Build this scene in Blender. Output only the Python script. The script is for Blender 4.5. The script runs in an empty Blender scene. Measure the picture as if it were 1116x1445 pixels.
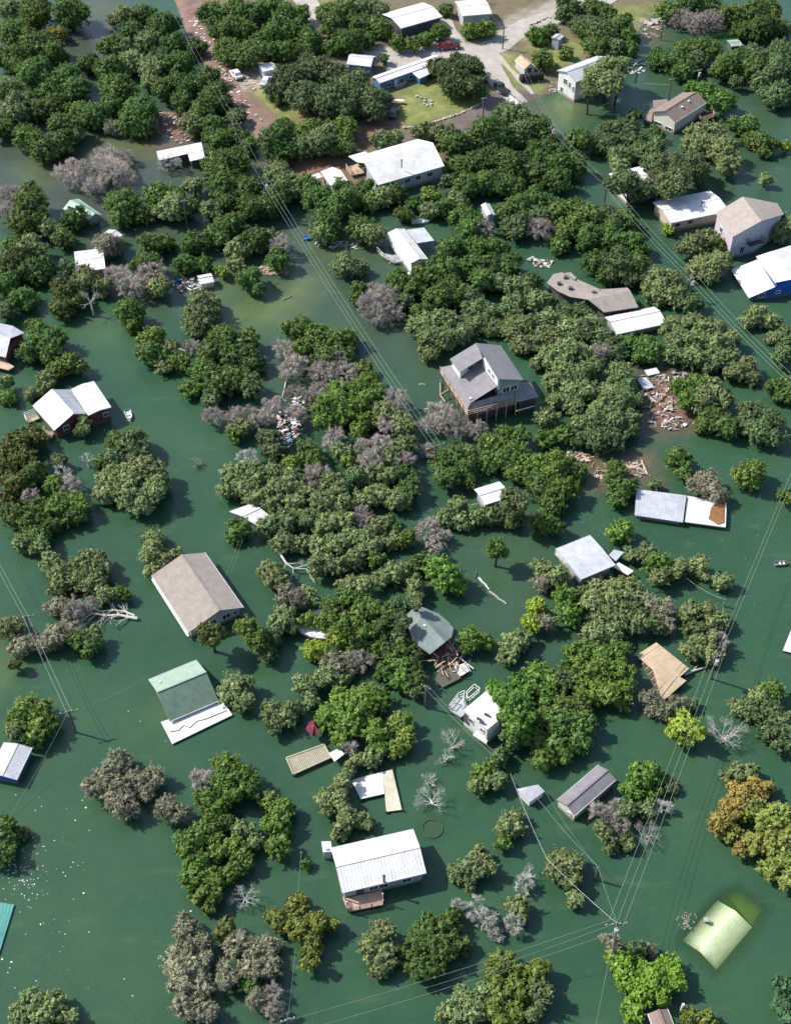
import bpy, bmesh, math, random
import numpy as np
from mathutils import Vector, Matrix
random.seed(7); rng = np.random.default_rng(11)
R = math.radians
scene = bpy.context.scene
col = scene.collection

# ---------------------------------------------------------------- camera, sky, sun, exposure
CAM_H, PITCH, FPX, CX, CY = 150.0, 46.0, 1850.0, 558.0, 722.5
cd = bpy.data.cameras.new("Camera"); cam = bpy.data.objects.new("Camera", cd); col.objects.link(cam)
cam.location = (0, 0, CAM_H); cam.rotation_euler = (R(90 - PITCH), 0, 0)
cd.sensor_fit = 'HORIZONTAL'; cd.sensor_width = 36; cd.lens = 36 * FPX / 1116
cd.clip_start = 1; cd.clip_end = 4000
scene.camera = cam
SUN_EL, SUN_ROT = 44.0, -72.0
w = bpy.data.worlds.new("World"); scene.world = w; w.use_nodes = True
nt = w.node_tree; nt.nodes.clear()
sky = nt.nodes.new('ShaderNodeTexSky'); sky.sky_type = 'NISHITA'; sky.sun_disc = False
sky.sun_elevation = R(SUN_EL); sky.sun_rotation = R(SUN_ROT); sky.air_density = 1.0; sky.dust_density = 1.5
bg = nt.nodes.new('ShaderNodeBackground'); bg.inputs['Strength'].default_value = 0.13
wo = nt.nodes.new('ShaderNodeOutputWorld')
nt.links.new(sky.outputs[0], bg.inputs[0]); nt.links.new(bg.outputs[0], wo.inputs[0])
sd = bpy.data.lights.new("Sun", 'SUN'); sd.energy = 4.2; sd.angle = R(0.5); sd.color = (1.0, 0.95, 0.87)
sun = bpy.data.objects.new("Sun", sd); col.objects.link(sun)
sv = Vector((math.sin(R(SUN_ROT)) * math.cos(R(SUN_EL)), math.cos(R(SUN_ROT)) * math.cos(R(SUN_EL)), math.sin(R(SUN_EL))))
sun.rotation_euler = sv.to_track_quat('Z', 'Y').to_euler(); sun.location = (-80, 30, 120)
scene.view_settings.view_transform = 'Standard'; scene.view_settings.look = 'None'
scene.view_settings.exposure = 0.55; scene.view_settings.gamma = 1.0
scene.render.engine = 'CYCLES'
scene.cycles.max_bounces = 5; scene.cycles.diffuse_bounces = 2; scene.cycles.glossy_bounces = 2
scene.cycles.transparent_max_bounces = 26; scene.cycles.transmission_bounces = 3
scene.cycles.use_denoising = True

# ---------------------------------------------------------------- survey: where a sight line meets a height
_f = np.array([0, math.cos(R(PITCH)), -math.sin(R(PITCH))]); _r = np.array([1.0, 0, 0]); _d = np.array([0, -math.sin(R(PITCH)), -math.cos(R(PITCH))])
def P(x, y, z=0.0):
    v = _f + _r * (x - CX) / FPX + _d * (y - CY) / FPX
    t = (z - CAM_H) / v[2]
    return Vector((v[0] * t, v[1] * t, z))
def PX(x, y, z=0.0):
    q = np.array([x, y, z - CAM_H]); c = q @ _f
    return (CX + FPX * (q @ _r) / c, CY + FPX * (q @ _d) / c)
def mpp(x, y, z=0.0):      # metres per photo pixel
    v = _f + _r * (x - CX) / FPX + _d * (y - CY) / FPX
    return ((z - CAM_H) / v[2]) / FPX

# ---------------------------------------------------------------- materials
MATS = {}
def nodes(name):
    m = bpy.data.materials.new(name); m.use_nodes = True; n = m.node_tree; n.nodes.clear()
    out = n.nodes.new('ShaderNodeOutputMaterial'); return m, n, out
def pr(n, **k):
    b = n.nodes.new('ShaderNodeBsdfPrincipled')
    for a, v in k.items(): b.inputs[a].default_value = v
    return b
def ramp(n, pts):
    r = n.nodes.new('ShaderNodeValToRGB'); e = r.color_ramp.elements
    while len(e) < len(pts): e.new(0.5)
    for q, (p, c) in zip(e, pts): q.position = p; q.color = (*c, 1)
    return r
def mat(name, c, rough=0.7, c2=None, scale=0.6, bump=0.0, bscale=20, metal=0.0, stretch=None, detail=8, spec=0.4, lo=.35, hi=.65, spots=None):
    """mottled, weathered surface: two colours mixed by noise in object space, with optional bump"""
    if name in MATS: return MATS[name]
    m, n, out = nodes(name); L = n.links.new
    b = pr(n, Roughness=rough, Metallic=metal); b.inputs['Specular IOR Level'].default_value = spec
    tc = n.nodes.new('ShaderNodeTexCoord'); src = tc.outputs['Object']
    if stretch:
        mp = n.nodes.new('ShaderNodeMapping'); mp.inputs['Scale'].default_value = stretch; L(src, mp.inputs[0]); src = mp.outputs[0]
    no = n.nodes.new('ShaderNodeTexNoise'); no.inputs['Scale'].default_value = scale; no.inputs['Detail'].default_value = detail; no.inputs['Roughness'].default_value = .7
    L(src, no.inputs['Vector'])
    if c2 is None: c2 = tuple(x * .8 for x in c)
    r = ramp(n, [(lo, c2), (hi, c)]); L(no.outputs['Fac'], r.inputs[0])
    n2 = n.nodes.new('ShaderNodeTexNoise'); n2.inputs['Scale'].default_value = scale * 9; n2.inputs['Detail'].default_value = 4; L(src, n2.inputs['Vector'])
    mr = n.nodes.new('ShaderNodeMapRange'); mr.inputs['From Min'].default_value = .3; mr.inputs['From Max'].default_value = .7; mr.inputs['To Min'].default_value = .86; mr.inputs['To Max'].default_value = 1.1
    L(n2.outputs['Fac'], mr.inputs[0])
    mx = n.nodes.new('ShaderNodeMix'); mx.data_type = 'RGBA'; mx.blend_type = 'MULTIPLY'; mx.inputs['Factor'].default_value = 1
    L(r.outputs[0], mx.inputs['A']); L(mr.outputs[0], mx.inputs['B']); fin = mx.outputs['Result']
    def over(fin, colr, fac):
        q = n.nodes.new('ShaderNodeMix'); q.data_type = 'RGBA'; L(fac, q.inputs['Factor']); L(fin, q.inputs['A']); q.inputs['B'].default_value = (*colr, 1); return q.outputs['Result']
    if 'shingle' in name: spots = tuple(x * .45 for x in c)
    if spots:      # leaf litter, stains and patches
        n4 = n.nodes.new('ShaderNodeTexNoise'); n4.inputs['Scale'].default_value = 1.7; n4.inputs['Detail'].default_value = 9; n4.inputs['Roughness'].default_value = .8; L(src, n4.inputs['Vector'])
        r4 = n.nodes.new('ShaderNodeMapRange'); r4.inputs['From Min'].default_value = .62; r4.inputs['From Max'].default_value = .70; r4.inputs['To Max'].default_value = .75; L(n4.outputs['Fac'], r4.inputs[0]); fin = over(fin, spots, r4.outputs[0])
    if name.endswith('_wall'):      # flood stain up to an uneven line above the water
        ge = n.nodes.new('ShaderNodeNewGeometry'); sx = n.nodes.new('ShaderNodeSeparateXYZ'); L(ge.outputs['Position'], sx.inputs[0])
        ma = n.nodes.new('ShaderNodeMath'); ma.operation = 'MULTIPLY_ADD'; ma.inputs[1].default_value = .7; L(no.outputs['Fac'], ma.inputs[0]); L(sx.outputs['Z'], ma.inputs[2])
        r5 = n.nodes.new('ShaderNodeMapRange'); r5.inputs['From Min'].default_value = .65; r5.inputs['From Max'].default_value = 1.1; r5.inputs['To Min'].default_value = .7; r5.inputs['To Max'].default_value = 0; L(ma.outputs[0], r5.inputs[0]); fin = over(fin, (.13, .11, .07), r5.outputs[0])
    L(fin, b.inputs['Base Color'])
    if bump:
        n3 = n.nodes.new('ShaderNodeTexNoise'); n3.inputs['Scale'].default_value = bscale; n3.inputs['Detail'].default_value = 3; L(src, n3.inputs['Vector'])
        bp = n.nodes.new('ShaderNodeBump'); bp.inputs['Strength'].default_value = bump; bp.inputs['Distance'].default_value = .05; L(n3.outputs['Fac'], bp.inputs['Height']); L(bp.outputs[0], b.inputs['Normal'])
    L(b.outputs[0], out.inputs[0]); MATS[name] = m; return m

M = dict(
 white_metal=mat('white_metal', (.76, .75, .75), .45, (.62, .60, .585), .45, spec=.5, lo=.38, hi=.60, spots=(.25, .20, .15)),
 grey_metal=mat('grey_metal', (.52, .54, .58), .42, (.38, .39, .42), .5, metal=.15),
 silver_metal=mat('silver_metal', (.62, .64, .68), .38, (.46, .47, .50), .5, metal=.2),
 rust_metal=mat('rust_metal', (.33, .15, .05), .8, (.16, .08, .04), 1.1),
 pale_green_metal=mat('pale_green_metal', (.42, .60, .50), .5, (.34, .50, .42), .5),
 green_shingle=mat('green_shingle', (.155, .225, .175), .9, (.10, .155, .12), .9, .4, 30),
 pale_green_shingle=mat('pale_green_shingle', (.33, .43, .34), .85, (.25, .34, .27), .7, .3, 30),
 taupe_shingle=mat('taupe_shingle', (.33, .295, .262), .9, (.25, .22, .195), .8, .4, 30),
 brown_shingle=mat('brown_shingle', (.27, .21, .18), .9, (.19, .145, .125), .9, .4, 30),
 pink_shingle=mat('pink_shingle', (.40, .35, .315), .9, (.31, .27, .24), .9, .4, 30),
 grey_shingle=mat('grey_shingle', (.245, .235, .25), .9, (.185, .175, .19), .7, .4, 30),
 grey_green_shingle=mat('grey_green_shingle', (.20, .25, .23), .9, (.14, .175, .165), .7, .4, 30),
 tan_board=mat('tan_board', (.52, .415, .285), .85, (.40, .30, .195), .9, .2, 20),
 teal_metal=mat('teal_metal', (.10, .33, .28), .5, (.07, .25, .22), .5),
 cream_wall=mat('cream_wall', (.72, .68, .60), .8, (.60, .56, .49), .7),
 white_wall=mat('white_wall', (.74, .74, .73), .75, (.62, .62, .60), .7),
 lavender_wall=mat('lavender_wall', (.52, .48, .52), .8, (.45, .41, .45), .7),
 tan_wall=mat('tan_wall', (.52, .45, .38), .85, (.42, .36, .30), .7),
 red_wall=mat('red_wall', (.16, .055, .05), .8, (.11, .04, .04), .8),
 brown_wall=mat('brown_wall', (.14, .10, .09), .85, (.09, .065, .06), .8),
 blue_wall=mat('blue_wall', (.10, .21, .46), .75, (.08, .17, .38), .8),
 royal_wall=mat('royal_wall', (.012, .10, .44), .6, (.01, .08, .36), .8),
 grey_wall=mat('grey_wall', (.42, .44, .47), .8, (.34, .35, .38), .8),
 dark_wall=mat('dark_wall', (.09, .09, .10), .8, (.06, .06, .065), .8),
 teal_wall=mat('teal_wall', (.26, .33, .32), .8, (.22, .28, .27), .8),
 glass=mat('window_glass', (.03, .04, .05), .12, (.02, .025, .03), .8, spec=.8),
 trim=mat('white_trim', (.76, .75, .73), .6, (.64, .63, .61), 1.0),
 wood=mat('weathered_wood', (.42, .36, .30), .85, (.29, .245, .20), 1.6, .3, 12),
 pink_wood=mat('raw_lumber', (.60, .44, .34), .85, (.45, .32, .24), 1.6, .2, 12),
 deck_wood=mat('deck_wood', (.44, .42, .31), .85, (.33, .31, .22), 1.2, .3, 12),
 pole=mat('pole_wood', (.16, .13, .11), .9, (.10, .085, .075), 2.0, .4, 15),
 bark=mat('bark', (.075, .068, .055), .95, (.045, .04, .034), 2.5, .5, 14),
 dead_wood=mat('dead_wood', (.40, .38, .36), .9, (.28, .26, .25), 2.0, .3, 14),
 bleached=mat('bleached_wood', (.62, .60, .56), .85, (.46, .44, .41), 2.0, .3, 14),
 wire=mat('wire_metal', (.34, .38, .36), .5, (.27, .31, .30), 1.0),
 hardware=mat('pole_hardware', (.55, .56, .56), .5, (.42, .42, .42), 2.0),
 rock=mat('pale_rock', (.52, .47, .41), .9, (.36, .32, .27), 1.5, .5, 8),
 concrete=mat('concrete', (.47, .445, .41), .9, (.33, .30, .26), .35, .2, 25, lo=.3, hi=.7, spots=(.16, .14, .10)),
 wet_road=mat('wet_road', (.185, .155, .14), .6, (.12, .10, .09), .35, .2, 25, spots=(.08, .06, .05)),
 mud_road=mat('mud_road', (.25, .155, .125), .75, (.15, .095, .08), .4, .3, 12, spots=(.33, .28, .24)),
 rubber=mat('black_rubber', (.02, .02, .022), .8), red_paint=mat('red_paint', (.30, .012, .02), .3, (.24, .01, .016), .8, spec=.7),
 dark_paint=mat('dark_paint', (.045, .05, .06), .3, spec=.7), white_paint=mat('white_paint', (.74, .74, .73), .35, (.62, .62, .61), .8, spec=.6),
 blue_plastic=mat('blue_plastic', (.03, .22, .62), .4), chrome=mat('bright_metal', (.6, .6, .6), .25, metal=.9),
 algae=mat('algae_roof', (.40, .52, .16), .9, (.30, .42, .12), .9, .3, 20),
 glint_white=mat('sun_glint', (.78, .86, .80), .5), net=mat('dark_net', (.085, .105, .06), .9, (.06, .08, .045), 1.5), mesh=mat('trampoline_mesh', (.034, .072, .040), .9, (.028, .060, .034), 1.5),  # first entry: white for flecks that stand in for sun glints
 fabric=mat('maroon_tarp', (.17, .025, .05), .85, (.10, .015, .03), 1.5),
)

# ---------------------------------------------------------------- object helpers
def tag(o, label=None, cat=None, group=None, kind=None):
    if label: o['label'] = label
    if cat: o['category'] = cat
    if group: o['group'] = group
    if kind: o['kind'] = kind
    return o
def empty(name, loc, label, cat, group=None):
    o = bpy.data.objects.new(name, None); o.empty_display_size = .5; col.objects.link(o); o.location = loc
    return tag(o, label, cat, group)
class MB:
    """collects boxes, slabs, tubes in world space; build() links them as one mesh object"""
    def __init__(s): s.v = []; s.f = []
    def add(s, vs, fs):
        n = len(s.v); s.v += [tuple(v) for v in vs]; s.f += [tuple(i + n for i in f) for f in fs]; return s
    def box(s, c, size, u=Vector((1, 0, 0)), up=Vector((0, 0, 1))):
        u = Vector(u).normalized(); up = Vector(up); v = up.cross(u).normalized(); up = u.cross(v).normalized(); a, b, h = [x / 2 for x in size]; c = Vector(c)
        vs = [c + u * (i * a) + v * (j * b) + up * (k * h) for k in (-1, 1) for j in (-1, 1) for i in (-1, 1)]
        return s.add(vs, [(0, 2, 3, 1), (4, 5, 7, 6), (0, 1, 5, 4), (2, 6, 7, 3), (0, 4, 6, 2), (1, 3, 7, 5)])
    def beam(s, a, b, w, h=None):
        a = Vector(a); b = Vector(b); d = b - a
        up = Vector((0, 0, 1)) if abs(d.normalized().z) < .95 else Vector((0, 1, 0))
        return s.box((a + b) / 2, (d.length, w, h or w), d, up)
    def tube(s, pts, rad, n=6, cap=True):
        pts = [Vector(p) for p in pts]; rad = rad if isinstance(rad, (list, tuple)) else [rad] * len(pts); base = len(s.v)
        for i, p in enumerate(pts):
            d = (pts[min(i + 1, len(pts) - 1)] - pts[max(i - 1, 0)]).normalized()
            a = d.cross(Vector((0.13, 0.31, 1)) if abs(d.z) < .9 else Vector((1, .1, 0))).normalized(); b = d.cross(a)
            for k in range(n):
                t = 2 * math.pi * k / n; s.v.append(tuple(p + (a * math.cos(t) + b * math.sin(t)) * rad[i]))
        for i in range(len(pts) - 1):
            for k in range(n):
                k2 = (k + 1) % n; s.f.append((base + i * n + k, base + i * n + k2, base + (i + 1) * n + k2, base + (i + 1) * n + k))
        if cap: s.f.append(tuple(base + k for k in range(n))[::-1]); s.f.append(tuple(base + (len(pts) - 1) * n + k for k in range(n)))
        return s
    def slab(s, poly, th=.12):
        """closed slab: top = poly, bottom = th lower"""
        poly = [Vector(p) for p in poly]; n = len(poly)
        if sum((poly[i].x * poly[(i + 1) % n].y - poly[(i + 1) % n].x * poly[i].y) for i in range(n)) < 0: poly = poly[::-1]
        vs = poly + [p - Vector((0, 0, th)) for p in poly]
        return s.add(vs, [tuple(range(n)), tuple(range(2 * n - 1, n - 1, -1))] + [(i, i + n, (i + 1) % n + n, (i + 1) % n) for i in range(n)])
    def prism(s, poly, z0):
        poly = [Vector(p) for p in poly]; n = len(poly)
        if sum((poly[i].x * poly[(i + 1) % n].y - poly[(i + 1) % n].x * poly[i].y) for i in range(n)) < 0: poly = poly[::-1]
        vs = poly + [Vector((p.x, p.y, z0)) for p in poly]
        return s.add(vs, [tuple(range(n)), tuple(range(2 * n - 1, n - 1, -1))] + [(i, i + n, (i + 1) % n + n, (i + 1) % n) for i in range(n)])
    def build(s, name, m, parent=None, label=None, smooth=False):
        o0 = Vector((0, 0, 0))
        if parent is None:
            a = np.array(s.v); o0 = Vector(((a[:, 0].min() + a[:, 0].max()) / 2, (a[:, 1].min() + a[:, 1].max()) / 2, a[:, 2].min()))
        else:
            q = parent
            while q is not None: o0 = o0 + q.location; q = q.parent
        me = bpy.data.meshes.new(name); me.from_pydata([(Vector(v) - o0) for v in s.v], [], s.f); me.update()
        bm = bmesh.new(); bm.from_mesh(me); bmesh.ops.recalc_face_normals(bm, faces=bm.faces); bm.to_mesh(me); bm.free()
        for mm in (m if isinstance(m, list) else [m]): me.materials.append(mm)
        if smooth:
            for p in me.polygons: p.use_smooth = True
        o = bpy.data.objects.new(name, me); col.objects.link(o)
        if parent is None: o.location = o0
        else: o.parent = parent
        if label: o['label'] = label
        return o
def fastmesh(name, verts, quads, m, parent=None, tint=None, loc=None):
    me = bpy.data.meshes.new(name); nv = len(verts); nf = len(quads)
    if loc is not None: verts = verts - np.array(loc)
    me.vertices.add(nv); me.vertices.foreach_set('co', verts.astype(np.float32).ravel())
    k = quads.shape[1]
    me.loops.add(nf * k); me.loops.foreach_set('vertex_index', quads.astype(np.int32).ravel())
    me.polygons.add(nf); me.polygons.foreach_set('loop_start', np.arange(0, nf * k, k, dtype=np.int32)); me.polygons.foreach_set('loop_total', np.full(nf, k, dtype=np.int32))
    me.update(calc_edges=True); me.materials.append(m)
    if tint is not None:
        a = me.attributes.new('tint', 'FLOAT', 'FACE'); a.data.foreach_set('value', tint.astype(np.float32))
    o = bpy.data.objects.new(name, me); col.objects.link(o)
    if parent is not None: o.parent = parent
    return o

# ---------------------------------------------------------------- terrain
def sdf(poly, X, Y):
    """signed distance to a polygon, negative inside"""
    p = np.array(poly); d = np.full(X.shape, 1e9); inside = np.zeros(X.shape, bool)
    for i in range(len(p)):
        a = p[i]; b = p[(i + 1) % len(p)]; e = b - a; wx = X - a[0]; wy = Y - a[1]
        t = np.clip((wx * e[0] + wy * e[1]) / (e @ e + 1e-9), 0, 1)
        d = np.minimum(d, (wx - e[0] * t) ** 2 + (wy - e[1] * t) ** 2)
        c = ((a[1] > Y) != (b[1] > Y)) & (X < (b[0] - a[0]) * (Y - a[1]) / (b[1] - a[1] + 1e-12) + a[0]); inside ^= c
    return np.where(inside, -1, 1) * np.sqrt(d)
def W2(pts, z=0.0): return [tuple(P(x, y, z)[:2]) for x, y in pts]
LAND = [W2(l, .3) for l in (
 [(215,-45),(236,0),(262,62),(292,112),(322,152),(345,178),(352,205),(400,232),(420,262),(500,276),(560,262),(625,262),(655,228),(668,196),(700,172),(722,158),(748,146),(790,132),(806,112),(846,96),(880,74),(902,54),(918,34),(948,6),(975,-45)],
 [(208,150),(262,150),(272,185),(262,206),(235,200),(214,188)],
)]
BARS = [(W2(l, 0), hgt) for l, hgt in (
 ([(906,530),(968,528),(978,575),(975,600),(945,610),(915,600)], .07), ([(838,655),(905,650),(915,672),(870,680),(840,676)], .05), ([(360,238),(400,232),(420,262),(380,262)], .05),
 ([(590,290),(612,290),(616,312),(596,314)], .1),
)]
def hgt(X, Y):
    X = np.asarray(X, float); Y = np.asarray(Y, float); h = np.full(X.shape, -1.6)
    for l in LAND:
        d = -sdf(l, X, Y)
        a = -1.6 + 2.1 * np.clip((d + 5) / 9, 0, 1) ** 1.0 + np.clip(d - 4, 0, 60) * .028
        h = np.maximum(h, a)
    for l, t in BARS:
        d = -sdf(l, X, Y); h = np.maximum(h, -1.6 + (1.6 + t) * np.clip((d + 3) / 4, 0, 1))
    return h + .05 * np.sin(X * .9) * np.cos(Y * .7)
def H(x, y): return float(hgt(np.array([x]), np.array([y]))[0])
def G(x, y, up=0.0):
    """point of the land (or water) surface on a sight line, raised by up"""
    z = 0.0
    for _ in range(6):
        p = P(x, y, z + up); z = max(0.0, H(p.x, p.y))
    return P(x, y, z + up)
def grid_mesh(name, xs, ys, zf, m):
    X, Y = np.meshgrid(xs, ys); Z = zf(X, Y); nx, ny = len(xs), len(ys)
    v = np.stack([X, Y, Z], -1).reshape(-1, 3); i = np.arange((ny - 1) * (nx - 1)); r, c = i // (nx - 1), i % (nx - 1); b = r * nx + c
    o = fastmesh(name, v, np.stack([b, b + 1, b + nx + 1, b + nx], -1), m); o.data.polygons.foreach_set('use_smooth', np.ones(len(i), bool)); return o, X, Y
far = [-1500, -700, -350, -220]
gx = np.array(far + list(np.linspace(-150, 150, 261)) + [-a for a in far[::-1]], float)
gy = np.array([-900, -300, 0] + list(np.linspace(40, 340, 261)) + [400, 500, 800, 1500, 2500], float)

def region_attr(o, X, Y, name, spec):
    a = np.zeros(X.shape + (4,))
    for ch, pts, soft, amt in spec:
        d = sdf(W2(pts, 0), X, Y); wob = 1.1 * np.sin(X * .8 + Y * .3) * np.sin(Y * .9 - X * .2) + .7 * np.sin(X * 2.1) * np.sin(Y * 1.7)
        wob = wob * (0 if (ch == 2 and name == 'murk') else 1)
        a[..., ch] = np.maximum(a[..., ch], amt * np.clip(.5 - (d + wob * min(1, soft)) / (2 * soft), 0, 1))
    t = o.data.color_attributes.new(name, 'FLOAT_COLOR', 'POINT'); t.data.foreach_set('color', a.reshape(-1).astype(np.float32))

# ground material: dry soil with lawn (R), mud (G), gravel (B) regions
m, n, out = nodes('ground_soil'); L = n.links.new
b = pr(n, Roughness=.92); b.inputs['Specular IOR Level'].default_value = .2
geo = n.nodes.new('ShaderNodeNewGeometry'); at = n.nodes.new('ShaderNodeAttribute'); at.attribute_name = 'zone'; sp = n.nodes.new('ShaderNodeSeparateColor'); L(at.outputs['Color'], sp.inputs[0])
def nz(sc, de=8, vec=None):
    q = n.nodes.new('ShaderNodeTexNoise'); q.inputs['Scale'].default_value = sc; q.inputs['Detail'].default_value = de; q.inputs['Roughness'].default_value = .7; L(vec or geo.outputs['Position'], q.inputs['Vector']); return q
def mixc(a, bb, f):
    q = n.nodes.new('ShaderNodeMix'); q.data_type = 'RGBA'; L(f, q.inputs['Factor']); L(a, q.inputs['A']); L(bb, q.inputs['B']); return q.outputs['Result']
soil = ramp(n, [(.3, (.10, .085, .055)), (.5, (.17, .14, .095)), (.7, (.12, .13, .06))]); L(nz(.25).outputs[0], soil.inputs[0])
lawn = ramp(n, [(.3, (.12, .155, .045)), (.5, (.19, .22, .07)), (.68, (.31, .285, .13))]); L(nz(.30).outputs[0], lawn.inputs[0])
mud = ramp(n, [(.3, (.11, .065, .045)), (.55, (.20, .12, .085)), (.75, (.27, .20, .16))]); L(nz(.6).outputs[0], mud.inputs[0])
grav = ramp(n, [(.3, (.30, .27, .22)), (.6, (.46, .42, .36))]); L(nz(.8).outputs[0], grav.inputs[0])
c = mixc(soil.outputs[0], lawn.outputs[0], sp.outputs[0]); c = mixc(c, mud.outputs[0], sp.outputs[1]); c = mixc(c, grav.outputs[0], sp.outputs[2])
L(c, b.inputs['Base Color']); bp = n.nodes.new('ShaderNodeBump'); bp.inputs['Strength'].default_value = .6; bp.inputs['Distance'].default_value = .15; L(nz(3).outputs[0], bp.inputs['Height']); L(bp.outputs[0], b.inputs['Normal'])
L(b.outputs[0], out.inputs[0])
ground, GX, GY = grid_mesh('ground', gx, gy, hgt, m); tag(ground, kind='structure')
region_attr(ground, GX, GY, 'zone', [
 (0, [(560,140),(585,122),(640,118),(700,128),(700,138),(645,160),(600,178),(560,182),(556,160)], 1, 1), (0, [(700,78),(722,78),(745,100),(768,132),(748,140),(722,120),(704,96)], 1, 1),
 (0, [(745,60),(820,62),(825,92),(760,98)], 2, 1), (0, [(356,128),(378,118),(420,150),(430,170),(400,172),(372,150)], 1, 1), (0, [(862,12),(935,8),(932,42),(880,40)], 2, .9),
 (0, [(700,45),(760,30),(790,30),(760,55),(715,60)], 2, .8), (0, [(440,-20),(470,-20),(470,30),(452,28)], 1, .7),
 (1, [(236,0),(300,-20),(300,60),(312,108),(350,145),(392,176),(392,215),(345,205),(318,150),(280,100)], 1.5, 1), (1, [(200,150),(272,146),(278,206),(210,206)], 2, 1),
 (1, [(900,525),(985,525),(985,615),(905,615)], 2, 1), (1, [(830,645),(925,645),(925,685),(830,685)], 2, 1), (1, [(420,170),(560,182),(560,205),(420,215),(390,250),(480,275),(500,240)], 2, .9),
 (2, [(505,78),(560,74),(640,60),(700,62),(705,80),(640,100),(560,104)], 1.5, .6), (2, [(700,40),(830,-20),(850,0),(740,60),(705,62)], 2, .7), (2, [(320,98),(372,100),(375,128),(340,130)], 1.5, .8),
 (2, [(905,30),(945,26),(935,48),(906,50)], 1.5, .8), (1, [(745,138),(800,128),(806,140),(760,160)], 1.5, .7),
])

# ---------------------------------------------------------------- water: murky green flood with silt and clearer shallows
m, n, out = nodes('flood_water'); L = n.links.new
geo = n.nodes.new('ShaderNodeNewGeometry'); at = n.nodes.new('ShaderNodeAttribute'); at.attribute_name = 'murk'; sp = n.nodes.new('ShaderNodeSeparateColor'); L(at.outputs['Color'], sp.inputs[0])
base = ramp(n, [(.3, (.024, .066, .037)), (.5, (.032, .082, .044)), (.7, (.044, .098, .051))]); L(nz(.035, 12).outputs[0], base.inputs[0])
silt = ramp(n, [(.3, (.085, .125, .045)), (.7, (.15, .18, .065))]); L(nz(.12, 6).outputs[0], silt.inputs[0])
mud = ramp(n, [(.3, (.09, .065, .045)), (.7, (.17, .12, .085))]); L(nz(.3, 8).outputs[0], mud.inputs[0])
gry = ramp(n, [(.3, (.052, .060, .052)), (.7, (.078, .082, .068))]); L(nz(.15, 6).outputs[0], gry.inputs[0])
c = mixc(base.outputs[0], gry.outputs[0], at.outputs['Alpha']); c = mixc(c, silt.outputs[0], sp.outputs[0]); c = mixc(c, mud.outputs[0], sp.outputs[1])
mps = n.nodes.new('ShaderNodeMapping'); mps.inputs['Scale'].default_value = (.5, 1.6, 1); mps.inputs['Rotation'].default_value = (0, 0, -.6); L(geo.outputs['Position'], mps.inputs[0])
scm = n.nodes.new('ShaderNodeMapRange'); scm.inputs['From Min'].default_value = .56; scm.inputs['From Max'].default_value = .74; scm.inputs['To Max'].default_value = .75; L(nz(.22, 10, mps.outputs[0]).outputs[0], scm.inputs[0])
scc = n.nodes.new('ShaderNodeRGB'); scc.outputs[0].default_value = (.075, .115, .062, 1); c = mixc(c, scc.outputs[0], scm.outputs[0])
b = pr(n, Roughness=.16, IOR=1.4); L(c, b.inputs['Base Color'])
mp = n.nodes.new('ShaderNodeMapping'); mp.inputs['Scale'].default_value = (1.0, 2.2, 1.0); mp.inputs['Rotation'].default_value = (0, 0, .5); L(geo.outputs['Position'], mp.inputs[0])
w1 = nz(.55, 5, mp.outputs[0]); w2 = nz(2.6, 3, mp.outputs[0])
ad = n.nodes.new('ShaderNodeMath'); ad.operation = 'MULTIPLY_ADD'; ad.inputs[1].default_value = .35; L(w2.outputs[0], ad.inputs[0]); L(w1.outputs[0], ad.inputs[2])
bp = n.nodes.new('ShaderNodeBump'); bp.inputs['Strength'].default_value = .55; bp.inputs['Distance'].default_value = .12; L(ad.outputs[0], bp.inputs['Height']); L(bp.outputs[0], b.inputs['Normal'])
tr = n.nodes.new('ShaderNodeBsdfTransparent'); mx = n.nodes.new('ShaderNodeMixShader')
cl = n.nodes.new('ShaderNodeMath'); cl.operation = 'MULTIPLY'; cl.inputs[1].default_value = .93; L(sp.outputs[2], cl.inputs[0])
L(cl.outputs[0], mx.inputs[0]); L(b.outputs[0], mx.inputs[1]); L(tr.outputs[0], mx.inputs[2]); L(mx.outputs[0], out.inputs[0])
water, WX, WY = grid_mesh('water', gx, gy, lambda X, Y: np.zeros(X.shape), m); tag(water, kind='structure')
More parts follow.
